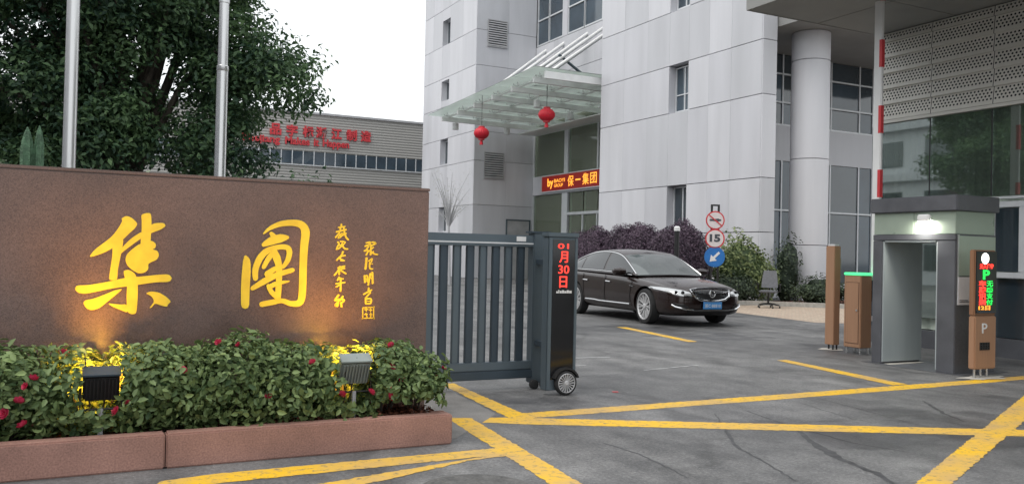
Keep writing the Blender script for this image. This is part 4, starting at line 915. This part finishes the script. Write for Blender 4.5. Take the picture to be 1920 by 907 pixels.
# manhole
M['castiron'] = mat('dusty cast iron', (.10, .098, .095), .65, var=.25, scale=9, speck=(60, .3), bump=.2, bscale=40)
mh = obj('manhole_cover', MB().lathe([(.34, .0), (.34, .006), (.30, .007), (.295, .004), (.02, .004)], (2.18, 4.66, .0005), 'Z', 40), 'castiron')
tag(mh, 'round iron manhole cover set in the asphalt', 'manhole')
# ------------------------------------------------------------------ flagpoles
for x, lab in ((-.05, 'stainless flagpole with its joint ring high up, beside the columnar succulent'), (1.44, 'stainless flagpole with joint ring half way, clear of the succulent')):
    f = thing('flagpole', lab, 'flagpole', (x, 10, 0), 'flagpoles behind the sign wall')
    zj = 3.93 if x < .5 else 3.36
    obj('lower_shaft', MB().lathe([(.066, 0), (.062, zj)], (x, 10, 0), 'Z', 20), 'steel', f, smooth=True)
    obj('joint_ring', MB().lathe([(.060, zj-.01), (.066, zj), (.066, zj+.05), (.056, zj+.06)], (x, 10, 0), 'Z', 20), 'steel', f, smooth=True)
    z2 = zj+.75 if x > .5 else zj+1.4
    obj('upper_shaft', MB().lathe([(.055, zj+.06), (.053, z2), (.06, z2+.005), (.06, z2+.05), (.047, z2+.06), (.035, 11.)], (x, 10, 0), 'Z', 20), 'steel', f, smooth=True)
    obj('finial', MB().lathe([(.02, 11.), (.06, 11.03), (.06, 11.1), (.01, 11.14)], (x, 10, 0), 'Z', 16), 'gold', f, smooth=True)
# ------------------------------------------------------------------ trees and garden behind the wall
def tree(loc, ells, nclump, per, label, seed, leaf=.15, trunk_r=.22, th=2.6, m='leaf_tree', name='evergreen_tree', tr=.62):
    t = thing(name, label, 'tree', loc); rr = np.random.default_rng(seed)
    vols = np.array([np.prod(e[1]) for e in ells]); vols = vols/vols.sum(); C = []
    for _ in range(nclump):
        e = ells[rr.choice(len(ells), p=vols)]; d = rr.normal(0, 1, 3); d /= np.linalg.norm(d); C.append(np.array(e[0])+d*np.array(e[1])*rr.uniform(.25, 1)**.45)
    P, Nn, T = [], [], []
    for c in C:
        rad = rr.uniform(.7, 1.25)*tr; k = int(per*rr.uniform(.6, 1.3)); d = rr.normal(0, 1, (k, 3)); d /= np.linalg.norm(d, axis=1, keepdims=True)
        p = c+d*(rr.uniform(.05, 1, k)**.5)[:, None]*np.array([rad, rad, rad*.62]); P.append(p); n = d.copy(); n[:, 2] += .8; Nn.append(n); T.append(np.full(k, rr.normal(0, .20)))
    P = np.concatenate(P); Nn = np.concatenate(Nn); Nn /= np.linalg.norm(Nn, axis=1, keepdims=True)
    cr = foliage(t, 'crown', P, Nn, leaf, m, aspect=.5, droop=.15, tint=np.concatenate(T))
    mb = MB(); b = Vector(loc); top = b+Vector((.1, .1, th)); mb.tube([b+Vector((0, 0, -.1)), b+Vector((.03, 0, th*.5)), top], [trunk_r*1.35, trunk_r, trunk_r*.85], 12)
    obj('trunk', mb, 'bark', t, smooth=True)
    mb = MB()
    for c in C[::max(1, nclump//34)]:
        c = Vector(c); mid = top.lerp(c, .5)+Vector((0, 0, .35)); mb.tube([top-Vector((0, 0, .3)), mid, c], [trunk_r*.42, trunk_r*.22, .015], 6)
    obj('limbs', mb, 'bark', t, smooth=True); return t
tree((.7, 16.0, 0), [((.0, 16, 7.0), (3.3, 2.8, 2.6)), ((2.75, 15.6, 4.3), (1.25, 1.2, .9)), ((1.2, 15.6, 3.9), (1.6, 1.4, 1.3)), ((-.9, 15.8, 4.0), (1.9, 1.5, 1.4)), ((1.6, 15.4, 2.85), (1.25, .9, .45)), ((-.8, 15.3, 2.9), (1.9, .9, .7)), ((.6, 15.2, 2.7), (1.5, .8, .5)), ((2.95, 15.4, 3.85), (.75, .7, .55)), ((2.5, 15.4, 3.3), (.6, .6, .5)), ((2.1, 15.6, 5.5), (1.1, 1.3, 1.0))], 390, 420, 'broad dark evergreen tree whose crown spreads over both flagpoles', 11, leaf=.105, tr=.60)
tree((-3.2, 17.5, 0), [((-3.0, 17.5, 6.5), (2.8, 2.5, 3.0)), ((-2.0, 17.2, 4.0), (1.6, 1.4, 1.4))], 120, 380, 'dark evergreen tree behind the left flagpole side, partly cut off', 12, leaf=.11)
# low shrubs behind the wall
for i, (x, y, r, h, lab) in enumerate(((-.62, 9.4, .42, 2.12, 'pale leafy shrub rising above the wall left of the succulent'), (.28, 9.8, .35, 2.12, 'pale leafy shrub above the wall just right of the first flagpole'), (.9, 11.5, .5, 2.22, 'pale low shrub between the two flagpoles'), (2.9, 13.5, .8, 2.6, 'dark leafy shrub at the edge of the big tree'))):
    s = thing('garden_shrub', lab, 'shrub', (x, y, 0), 'garden shrubs behind the wall')
    p, n = blob_points((x, y, h-r*.7), (r, r, r*.75), 750, 90+i, .4, .25); foliage(s, 'foliage', p, n, .085, 'leaf_garden' if i < 3 else 'leaf_tree', aspect=.55)
    obj('stem', MB().tube([(x, y, 0), (x+.03, y, h*.6), (x, y+.02, h-r*.5)], [.03, .02, .01], 6), 'bark', s)
su = thing('columnar_succulent', 'green columnar succulent with two upright blades above the wall', 'plant', (-.32, 8.5, 0))
for dx, zt_, r in ((-.045, 2.40, .036), (.045, 2.42, .028)):
    m = MB(); prof = [(r*.8, 0), (r, .6), (r*1.05, zt_-.2), (r*.85, zt_-.12), (r*.5, zt_-.05), (r*.08, zt_)]
    v = []; sg_ = 18
    m.lathe(prof, (-.32+dx, 8.5, 0), 'Z', sg_)
    m.v = [(-.32+dx+(px-(-.32+dx))*(1+.38*math.cos(6*math.atan2(py-8.5, px+.32-dx))), 8.5+(py-8.5)*(1+.38*math.cos(6*math.atan2(py-8.5, px+.32-dx))), pz) for px, py, pz in m.v]
    obj('stalk', m, 'succulent', su, smooth=True)
# pale bare blossom tree before the tower
bt = thing('blossom_tree', 'thin pale blossoming tree before the far tower of the office', 'tree', (14.8, 35, 0))
m = MB(); rr = random.Random(3); E_ = []
m.tube([(14.8, 35, 0), (14.75, 35, 1.6), (14.7, 35, 2.6)], [.07, .055, .045], 8)
for k in range(26):
    a = rr.uniform(0, 6.28); e = Vector((14.7+rr.uniform(.2, 1.1)*math.cos(a), 35+rr.uniform(.2, 1.)*math.sin(a), rr.uniform(3.2, 5.0))); E_.append(e)
    m.tube([(14.7, 35, 2.5), (14.7+(e.x-14.7)*.4, 35+(e.y-35)*.4, 2.6+(e.z-2.6)*.55), e], [.025, .014, .005], 5)
obj('trunk', m, 'concrete', bt)
P = np.concatenate([np.array([14.7, 35, 2.6])+(np.array(e)-np.array([14.7, 35, 2.6]))*RNG.uniform(.35, 1.05, (28, 1))+RNG.normal(0, .09, (28, 3)) for e in E_])
foliage(bt, 'crown', P, np.tile([0, -.5, .5], (len(P), 1)), .05, 'leaf_pale')

# ------------------------------------------------------------------ hedge by the office
HL = ['purple leaved hedge mound behind the drive column', 'purple leaved hedge mound behind the back of the car roof', 'rounded purple hedge mound above the car roof middle', 'rounded purple hedge mound beside the dark post, over the windscreen', 'purple hedge mound behind the dark lamp post', 'purple hedge mound behind the round traffic signs']
for i, (y, r, h) in enumerate(((25.7, .95, 2.22), (24.15, .76, 2.33), (22.8, .70, 2.42), (21.6, .64, 2.45), (20.5, .60, 2.40), (21.3, .72, 2.50))):
    x = (15.75, 15.5, 15.7, 15.45, 15.65, 16.9)[i]
    s = thing('purple_hedge', HL[i], 'hedge', (x, y, .07), 'purple hedge mounds beside the office')
    core('filler_core', (x, y, h*.5), (.75, r*.95, h*.5), 'leaf_purple', s, 60+i, .06, .88, .07)
    p, n = blob_points((x, y, h*.5), (.8, r, h*.5), 9000, 60+i, .86, .06, .07); foliage(s, 'foliage', p, n, .06, 'leaf_purple', aspect=.65, tint=(-.16, .12, -.10, .16, -.12, .08)[i])
BL = [('green_bush', 'loose light green bush at the corner of the stone office', (18.95, 20.95, 1.0), (1.25, .45, 1.05), 'leaf_green', 3600, .12), ('low_hedge', 'low clipped dark hedge right behind the office chair', (18.15, 20.62, .48), (1.1, .25, .46), 'leaf_low', 2400, .085), ('low_hedge', 'low dark hedge at the foot of the round column', (20.9, 19.6, .45), (1.2, .5, .45), 'leaf_low', 2600, .08), ('low_hedge', 'low dark hedge behind the slim tan post', (23.6, 19.3, .45), (1.5, .5, .45), 'leaf_low', 2400, .08), ('green_bush', 'slender dark bush in front of the tall office glazing', (20.9, 21.1, 1.0), (.5, .4, 1.2), 'leaf_low', 900, .1)]
for i, (nm, lab, c, r, lm, N, sz) in enumerate(BL):
    s = thing(nm, lab, 'bush' if nm == 'green_bush' else 'hedge', (c[0], c[1], .07))
    core('filler_core', c, r, lm, s, 80+i, .12, .72, .07)
    p, n = blob_points(c, r, N, 80+i, .6, .2, .07); foliage(s, 'foliage', p, n, sz, lm, aspect=.55)
# dark lamp post by the hedge
lpst = thing('garden_lamp_post', 'thin dark garden lamp post with white cap beside the hedge', 'lamp post', (14.9, 19.2, 0))
obj('post', MB().lathe([(.07, 0), (.07, 2.14)], (14.9, 19.2, 0), 'Z', 14), 'black', lpst, smooth=True)
obj('cap', MB().lathe([(.085, 2.14), (.085, 2.24), (.05, 2.27)], (14.9, 19.2, 0), 'Z', 14), 'white', lpst, smooth=True)

# ------------------------------------------------------------------ traffic signs on one stand
ts = thing('traffic_sign', 'three round traffic signs on one stand: no horn, 15 limit, blue arrow', 'sign', (16.92, 20.0, 0), rz=R(-33))
for s in (-.1, .1): obj('post', MB().box(s-.03, s+.03, .02, .06, 0, 2.95), 'black', ts)
obj('post_top', MB().box(-.13, .13, .02, .06, 2.952, 3.0), 'black', ts)
def disc(z, r, face, rim, nm):
    b = obj(nm, MB().lathe([(r, 0), (r, -.012)], (0, .015, z), 'Y', 40), rim, ts)
    obj('sign_face', MB().lathe([(r*.86, -.012), (r*.86, -.016)], (0, .015, z), 'Y', 40), face, b); return b
yf_ = -.004
b = disc(2.53, .275, 'signwhite', 'red', 'no_horn_sign')
m = MB(); m.prism([(-.15, 2.555), (-.15, 2.575), (-.10, 2.565), (.10, 2.585), (.10, 2.49), (-.10, 2.515), (-.15, 2.505), (-.15, 2.53), (-.17, 2.53), (-.17, 2.555)], yf_, yf_-.003); m.prism([(.10, 2.57), (.17, 2.56), (.17, 2.515), (.10, 2.505)], yf_, yf_-.0032); obj('horn_symbol', m, 'greyink', b)
m = MB(); m.prism([(-.19, 2.67), (-.165, 2.695), (.19, 2.395), (.165, 2.37)], yf_-.0035, yf_-.006); obj('slash', m, 'red', b)
b = disc(1.99, .285, 'signwhite', 'red', 'speed_limit_sign')
text('sign_number', '15', 'greyink', b, (-.155, yf_, 1.89), (1, 0, 0), (0, 0, 1), w=.31, h=.23, local=True, bold=.05)
b = disc(1.45, .30, 'signblue', 'signblue', 'direction_sign')
m = MB(); c_, s_ = math.cos(R(225)), math.sin(R(225))
def ar(a, q): return (a*c_-q*s_, 1.45+a*s_+q*c_)
m.prism([ar(*q) for q in ((-.19, -.035), (.03, -.035), (.03, -.12), (.20, 0), (.03, .12), (.03, .035), (-.19, .035))], yf_, yf_-.003); obj('arrow', m, 'white', b)

# ------------------------------------------------------------------ office chair
oc = thing('office_chair', 'grey office swivel chair standing on the brick pavement by the hedge', 'chair', (18.05, 18.95, .004), rz=R(-50))
m = MB(); m.box(-.25, .25, -.24, .24, .44, .51); obj('seat', m, 'chairfab', oc, bevel=.03)
mb = quadgrid(lambda u, v: ((u-.5)*.46*(1-.25*v*v), .24+.06*(1-(2*u-1)**2)*0+.10*v-.05*math.cos((u-.5)*3), .58+v*.50), 10, 8)
mb2 = MB().add(mb.v, mb.f); n_ = len(mb.v); mb2.add([(x, y+.035, z) for x, y, z in mb.v], [tuple(reversed(f)) for f in mb.f]); obj('backrest', mb2, 'chairfab', oc, smooth=True)
obj('back_support', MB().tube([(0, .1, .43), (0, .27, .44), (0, .27, .75)], .022, 8), 'black', oc)
for s in (-1, 1): 
    a_ = obj('armrest', MB().tube([(s*.22, .1, .46), (s*.31, .1, .48), (s*.31, .08, .67)], .016, 8), 'black', oc); obj('arm_pad', MB().box(s*.31-.035, s*.31+.035, -.14, .16, .672, .70), 'black', a_, bevel=.01)
obj('gas_lift', MB().lathe([(.03, .1), (.03, .3), (.022, .3), (.022, .43)], (0, 0, 0), 'Z', 14), 'black', oc)
for k in range(5):
    a = 2*math.pi*k/5+.2; c, s = math.cos(a), math.sin(a)
    g_ = obj('base_leg', MB().tube([(0, 0, .13), (c*.16, s*.16, .115), (c*.31, s*.31, .08)], [.03, .024, .016], 8), 'black', oc)
    obj('castor', MB().lathe([(.02, -.022), (.029, -.016), (.029, .016), (.02, .022)], (c*.32, s*.32, .03), 'X', 12), 'black', g_)

# ------------------------------------------------------------------ lanterns and LED board
for i, (x, y, z, lab) in enumerate(((17.25, 37.3, 7.12, 'red round lantern hanging at the outer corner of the glass canopy'), (18.3, 32.85, 7.5, 'red round lantern hanging under the near end of the glass canopy'))):
    t = thing('lantern', lab, 'lantern', (x, y, z), 'red lanterns hanging from the canopy')
    R_ = .36; m = MB(); prof = [(.14, -.27)]+[(R_*math.cos(a)*(1.0), .29*math.sin(a)) for a in np.linspace(-1.05, 1.05, 13)]+[(.14, .27)]
    m.lathe([(r, h+z) for r, h in prof], (x, y, 0), 'Z', 48); m.v = [(x+(px-x)*(1+.025*math.cos(24*math.atan2(py-y, px-x))), y+(py-y)*(1+.025*math.cos(24*math.atan2(py-y, px-x))), pz) for px, py, pz in m.v]
    obj('shade', m, 'lantern', t, smooth=True)
    obj('collar', MB().lathe([(.15, z+.272), (.15, z+.33), (.1, z+.335)], (x, y, 0), 'Z', 20).lathe([(.1, z-.335), (.15, z-.33), (.15, z-.272)], (x, y, 0), 'Z', 20), 'red', t)
    obj('tassel', MB().lathe([(.05, z-.335), (.07, z-.40), (.085, z-.52), (.09, z-.55)], (x, y, 0), 'Z', 14), 'lantern', t)
    obj('cord', MB().tube([(x, y, z+.33), (x, y, cz(y)-.02)], .012, 6), 'black', t)
lb = thing('led_board', 'red LED board with glowing orange company name over the entrance', 'sign', (XG-.2, 39.8, 4.9))
BY0, BY1, BZ0, BZ1, BX = 34.6, 42.58, 4.93, 5.76, XG-.22
obj('case', MB().box(BX, XG-.125, BY0, BY1, BZ0, BZ1), 'ledboard', lb)
obj('frame', MB().box(BX-.03, XG-.125, BY0, BY1+.05, BZ1+.001, BZ1+.06).box(BX-.03, XG-.125, BY0, BY1+.05, BZ0-.06, BZ0-.001).box(BX-.03, XG-.125, BY1+.001, BY1+.06, BZ0, BZ1), 'alu', lb)
def led(body, y0, w, z0, h, bold=.01): text('led_text', body, 'ledamber', lb, (BX-.006, y0, z0), (0, -1, 0), (0, 0, 1), w=w, h=h, bold=bold)
led('by', 41.95, .66, 5.05, .58, .03); led('BAOYI', 41.2, 1.15, 5.36, .20); led('GROUP', 41.2, .95, 5.11, .18)
led('保', 39.75, .62, 5.07, .58); led('一', 38.95, .5, 5.34, .08); led('集', 38.25, .62, 5.07, .60); led('团', 37.5, .62, 5.09, .56)

# ------------------------------------------------------------------ the saloon car
rz = R(-93)
car = thing('parked_car', 'dark brown saloon car with chrome trim and blue plate before the hedge', 'car', (11.8, 16.4, 0), rz=rz); car.scale = (1.05, 1.05, 1.075)
def loft():
    # station: x, half width, bottom z, shoulder z, centre top z, plan-in at top
    S = [(2.43, .50, .36, .60, .64, .72), (2.37, .70, .25, .66, .71, .78), (2.22, .83, .20, .72, .775, .82), (1.95, .905, .18, .775, .84, .84), (1.45, .930, .18, .85, .905, .86), (1.0, .930, .19, .90, .955, .88), (.5, .930, .19, .925, .95, .90), (-.2, .930, .19, .945, .96, .90), (-.9, .930, .19, .965, .98, .90), (-1.45, .928, .19, .985, 1.02, .88), (-1.95, .91, .20, 1.0, 1.06, .86), (-2.3, .86, .24, 1.0, 1.07, .82), (-2.5, .76, .32, .95, 1.0, .78), (-2.56, .62, .42, .85, .9, .74)]
    mb = MB(); rings = []
    for x, w, zb, zs, zc, k in S:
        h = zs-zb
        half = [(0, zb), (w*.72, zb), (w*.93, zb+.035), (w*.985, zb+h*.25), (w, zb+h*.5), (w*.985, zb+h*.70), (w*.985, zb+h*.76), (w*.965, zs-.055), (w*k+.02, zs), (w*.55, zs+(zc-zs)*.75), (0, zc)]
        ring = [(x, y, z) for y, z in half]+[(x, -y, z) for y, z in half[-2:0:-1]]; rings.append(ring)
    n = len(rings[0]); v = [p for r in rings for p in r]; f = []
    for i in range(len(rings)-1):
        for k in range(n): f.append((i*n+k, i*n+(k+1) % n, (i+1)*n+(k+1) % n, (i+1)*n+k))
    f.append(tuple(range(n))); f.append(tuple(range((len(rings)-1)*n, len(rings)*n)))
    return v, f
v, f = loft()
me = mesh('body', v, f, 'paint'); tmp = bpy.data.objects.new('body_tmp', me); COL.objects.link(tmp)
ms = tmp.modifiers.new('s', 'SUBSURF'); ms.levels = 2; ms.render_levels = 2
cuts = []
for x in (1.45, -1.455):
    for s in (-1, 1):
        cb = MB().lathe([(.395, -.17), (.395, .30)] if s > 0 else [(.395, -.30), (.395, .17)], (x, s*.93, .345), 'Y', 48); cm = mesh('cut', cb.v, cb.f, 'black')
        co_ = bpy.data.objects.new('cut', cm); COL.objects.link(co_); bmod = tmp.modifiers.new('b', 'BOOLEAN'); bmod.object = co_; bmod.operation = 'DIFFERENCE'; bmod.solver = 'EXACT'; cuts.append(co_)
dg = bpy.context.evaluated_depsgraph_get(); dg.update()
bme = bpy.data.meshes.new_from_object(tmp.evaluated_get(dg)); bme.name = 'body'
for c in cuts: bpy.data.objects.remove(c)
bpy.data.objects.remove(tmp)
bme.materials.clear(); bme.materials.append(M['paint']); bme.materials.append(M['black'])
for p in bme.polygons:
    c = p.center; inarch = any((c.x-x)**2+(c.z-.345)**2 < .39**2 for x in (1.45, -1.455)) and abs(c.y) < .925 and abs(c.y) > .5
    p.material_index = 1 if (inarch or c.z < .23) else 0
bme.polygons.foreach_set('use_smooth', [True]*len(bme.polygons)); bme.set_sharp_from_angle(angle=R(38))
put('body', bme, car)
# glasshouse curves
rail = [(1.02, .80, .935), (.60, .72, 1.17), (.22, .655, 1.345), (-.15, .63, 1.415), (-.55, .625, 1.435), (-.95, .63, 1.41), (-1.35, .65, 1.335), (-1.70, .69, 1.22), (-2.02, .735, 1.07)]
belt = [(1.02, .835, .925), (.60, .865, .935), (.22, .87, .945), (-.15, .87, .952), (-.55, .87, .96), (-.95, .87, .968), (-1.35, .865, .978), (-1.70, .85, .99), (-2.02, .80, 1.02)]
def interp(curve, t):
    t = min(max(t, 0), 1)*(len(curve)-1); i = min(int(t), len(curve)-2); u = t-i; p = [Vector(curve[min(max(i+k, 0), len(curve)-1)]) for k in (-1, 0, 1, 2)]
    return .5*((2*p[1])+(p[2]-p[0])*u+(2*p[0]-5*p[1]+4*p[2]-p[3])*u*u+(3*p[1]-p[0]-3*p[2]+p[3])*u**3)
def side(t, w, s, out=0.):
    a, b = interp(belt, t), interp(rail, t); p = a.lerp(b, w); p.y += .02*math.sin(w*math.pi)+out; return (p.x, s*p.y, p.z)
def cross(t, v, bow, fwd, out=0.):
    p = interp(rail, t); y = p.y*(1-2*v); k = 1-(1-2*v)**2; return (p.x+fwd*k, y, p.z+bow*k+out)
for s in (-1, 1): obj('side_pillars', quadgrid(lambda u, w: side(u, w, s), 40, 6), 'paint', car, smooth=True)
obj('roof', quadgrid(lambda u, v: cross(.235+u*.46, v, .035, 0), 20, 14), 'paint', car, smooth=True)
obj('windscreen', quadgrid(lambda u, v: cross(-.0+u*.237, v, .03+.005*u, .17*(1-u)), 12, 16), 'windscreen', car, smooth=True)
obj('rear_window', quadgrid(lambda u, v: cross(.693+u*.307, v, .035-.01*u, -.16*u), 12, 14), 'carglass', car, smooth=True)
obj('cowl', quadgrid(lambda u, v: (.95+.30*(1-(1-2*v)**2)-.0+u*.06, .82*(1-2*v), .93+.035*(1-(1-2*v)**2)-u*.012), 2, 14), 'black', car)
for s in (-1, 1):
    for (t0, t1, w0, w1) in ((.055, .40, .12, .90), (.425, .72, .12, .90), (.735, .88, .14, .80)):
        def pane(u, w, t0=t0, t1=t1, w0=w0, w1=w1, s=s):
            t = t0+(t1-t0)*u
            return side(t, w0+(w1-w0)*w, s, .006)
        obj('side_window', quadgrid(pane, 14, 5), 'carglass', car, smooth=True)
    obj('window_chrome', MB().tube([side(t, .93, s, .008) for t in np.linspace(.02, .93, 30)], .013, 6), 'chrome', car, smooth=True)
    obj('window_chrome', MB().tube([side(t, .08, s, .008) for t in np.linspace(.05, .9, 24)], .009, 6), 'chrome', car, smooth=True)
    obj('sill_chrome', MB().tube([(x, s*(.925+.006), .355+.012*(x<-.5)) for x in np.linspace(.92, -.95, 10)], .013, 6), 'chrome', car, smooth=True)
    for x in (.02, -.98): obj('door_handle', MB().tube([(x+.10, s*.925, .775), (x+.06, s*.95, .78), (x-.06, s*.95, .785), (x-.10, s*.925, .785)], .014, 8), 'chrome', car, smooth=True)
    for x0, x1, z1 in ((.92, .96, .93), (-.12, -.12, .95), (-1.06, -1.10, .96)):
        obj('door_seam', MB().tube([(x0, s*.922, .30), (x0, s*.9315, .45), (x0, s*.933, .58), (x1, s*.917, .80), (x1, s*.905, z1-.04)], .0055, 5), 'black', car)
    mr = obj('mirror', MB().lathe([(.02, -.12), (.07, -.10), (.085, 0), (.075, .09), (.03, .12)], (0, 0, 0), 'Y', 14), 'paint', car, smooth=True)
    mr.location = (.66, s*1.03, 1.0); mr.scale = (1.25, 1.25, .95)
    obj('mirror_arm', MB().tube([(.70, s*.86, .955), (.66, s*.97, .975)], .022, 6), 'black', car)
    obj('fender_vent', MB().tube([(1.05, s*.932, .72), (.92, s*.934, .735)], .012, 6), 'chrome', car)
# wheels
def wheel(x, s, steer=0.):
    w = obj('wheel', MB().lathe([(.21, -.10), (.30, -.11), (.335, -.095), (.343, -.05), (.343, .05), (.335, .095), (.31, .108), (.262, .10), (.255, .03)], (0, 0, 0), 'Y', 44, True), 'rubber', car, smooth=True)
    obj('brake_disc', MB().lathe([(.255, .035), (.25, .02), (.05, .02)], (0, 0, 0), 'Y', 30), 'black', w)
    m = MB(); m.lathe([(.264, .085), (.264, .105), (.248, .108), (.238, .085), (.238, .03), (.255, .03)], (0, 0, 0), 'Y', 40, True); m.lathe([(.055, .04), (.055, .092), (.03, .10)], (0, 0, 0), 'Y', 20)
    for k in range(10):
        for dd in (-.055, .055):
            a = 2*math.pi*k/10; c0, s0 = math.cos(a), math.sin(a); c1, s1 = math.cos(a+dd*2.2), math.sin(a+dd*2.2)
            p0, p1 = Vector((c0*.045, .07, s0*.045)), Vector((c1*.248, .090, s1*.248)); t = Vector((-s1, 0, c1))*.0115
            v = [p0-t*.8, p0+t*.8, p1+t, p1-t]; v += [q-Vector((0, .03, 0)) for q in v]
            m.add(v, [(0, 1, 2, 3), (4, 5, 6, 7), (0, 1, 5, 4), (1, 2, 6, 5), (2, 3, 7, 6), (3, 0, 4, 7)])
    obj('rim', m, 'rim', w)
    w.location = (x, s*.82, .343); w.rotation_euler = (0, 0, (0 if s > 0 else math.pi)+steer)
for s in (-1, 1): wheel(1.45, s, R(-4)); wheel(-1.455, s)
# front: grille, lamps, bumper, plate
def bowx(y, base): return base-.32*(abs(y)/.9)**2.2
gp = [(-.46, .70), (-.30, .722), (0, .735), (.30, .722), (.46, .70), (.40, .58), (.30, .52), (.15, .495), (0, .49), (-.15, .495), (-.30, .52), (-.40, .58)]
from mathutils.bvhtree import BVHTree
bvh = BVHTree.FromPolygons([v_.co for v_ in bme.vertices], [tuple(p.vertices) for p in bme.polygons])
def front(y, z, out):
    h = bvh.ray_cast(Vector((4, y, z)), Vector((-1, 0, 0)))
    return (h[0].x+out if h[0] is not None and h[0].x > 1.6 else bowx(y, 2.43)-max(0, z-.58)*.45+out, y, z)
def fpatch(poly, out, th, m, nm, par=car):
    mb = MB(); n = len(poly); cy_ = sum(p[0] for p in poly)/n; cz_ = sum(p[1] for p in poly)/n
    v = [front(y, z, out) for y, z in poly]; v.append(front(cy_, cz_, out)); f = [(i, (i+1) % n, n) for i in range(n)]
    mid = [front((y+cy_)/2, (z+cz_)/2, out) for y, z in poly]; v2 = v[:n]+mid+[v[n]]
    f2 = [(i, (i+1) % n, n+(i+1) % n, n+i) for i in range(n)]+[(n+i, n+(i+1) % n, 2*n) for i in range(n)]
    k = len(v2); back = [(x-th, y, z) for x, y, z in v2[:n]]; f2 += [(i, k+i, k+(i+1) % n, (i+1) % n) for i in range(n)]
    mb.add(v2+back, f2); return obj(nm, mb, m, par)
gr = fpatch(gp, .012, .05, 'black', 'grille')
for k in range(15):
    y = -.42+.84*k/14; hgt = .205*(1-.55*(abs(y)/.46)**2); obj('grille_bar', MB().tube([front(y, .705-.02*(abs(y)/.46)-.0, .018), front(y, .70-hgt, .018)], .006, 5), 'gatedark', gr)
obj('grille_chrome', MB().tube([front(y, z, .02) for y, z in gp+[gp[0], gp[1]]], .022, 8), 'chrome', gr, smooth=True)
obj('grille_wing', MB().tube([front(-.43, .675, .024), front(-.25, .648, .024), front(0, .635, .024), front(.25, .648, .024), front(.43, .675, .024)], .010, 6), 'chrome', gr, smooth=True)
em = obj('emblem', MB().lathe([(.075, 0), (.075, .012), (.06, .016), (.055, .008)], (0, 0, 0), 'X', 24), 'chrome', gr); em.location = front(0, .632, .028)
for k in (-1, 0, 1): obj('emblem_shield', MB().prism([(k*.028-.012, .03), (k*.028+.012, .03), (k*.028+.012, -.005), (k*.028, -.032), (k*.028-.012, -.005)], .010, .020, lambda a, b, d: (d, a, b-k*.008)), 'chrome', em)
for s in (-1, 1):
    lo_c = [(.45, .60, 0), (.58, .585, 0), (.72, .60, 0), (.83, .65, 0), (.895, .715, 0)]; up_c = [(.47, .655, 0), (.58, .69, 0), (.72, .715, 0), (.83, .735, 0), (.90, .745, 0)]
    def hl(y, z, out):
        for k in range(12):
            h = bvh.ray_cast(Vector((4, y, z-.008*k)), Vector((-1, 0, 0)))
            if h[0] is not None and h[0].x > 1.55: return (h[0].x+out, y+.004*(1 if y > 0 else -1), z-.008*k)
        return (1.9, y, z)
    def hg(u, w):
        a, b = interp(lo_c, u), interp(up_c, u); p = a.lerp(b, w); return hl(s*p.x, p.y, .006+.012*math.sin(w*math.pi)*math.sin(min(u*1.1, 1)*math.pi))
    h_ = obj('headlight', quadgrid(hg, 16, 5), 'lampglass', car, smooth=True)
    for q in (.62, .73): obj('headlight_lens', MB().lathe([(.038, 0), (.03, .02), (.01, .028)], (hl(s*q, .648, .012)), 'X', 14), 'blackgloss', h_, smooth=True)
    obj('running_light', MB().tube([hl(s*(.46+.43*t), .592+.12*max(0, t-.45)**1.3*2, .012) for t in np.linspace(0, 1, 9)], .009, 6), 'chrome', h_)
    obj('fog_chrome', MB().tube([front(s*.42, .33, .02), front(s*.60, .345, .02), front(s*.76, .385, .02), front(s*.80, .42, .015)], .017, 6), 'chrome', car, smooth=True)
    fpatch([(s*.50, .36), (s*.62, .44), (s*.78, .455), (s*.79, .41), (s*.64, .365)], .012, .03, 'black', 'fog_recess')
obj('bumper_chrome', MB().tube([front(y, .325, .022) for y in np.linspace(-.42, .42, 9)], .015, 6), 'chrome', car, smooth=True)
fpatch([(-.55, .31), (.55, .31), (.50, .245), (-.50, .245)], .02, .04, 'black', 'lower_grille')
lp = obj('number_plate', MB().box(2.452, 2.464, -.22, .22, .345, .48), 'plate', car, bevel=.004)
text('plate_text', '浙C·88810', 'white', lp, (2.4655, -.19, .372), (0, 1, 0), (0, 0, 1), w=.38, h=.075, local=True, extrude=.001)
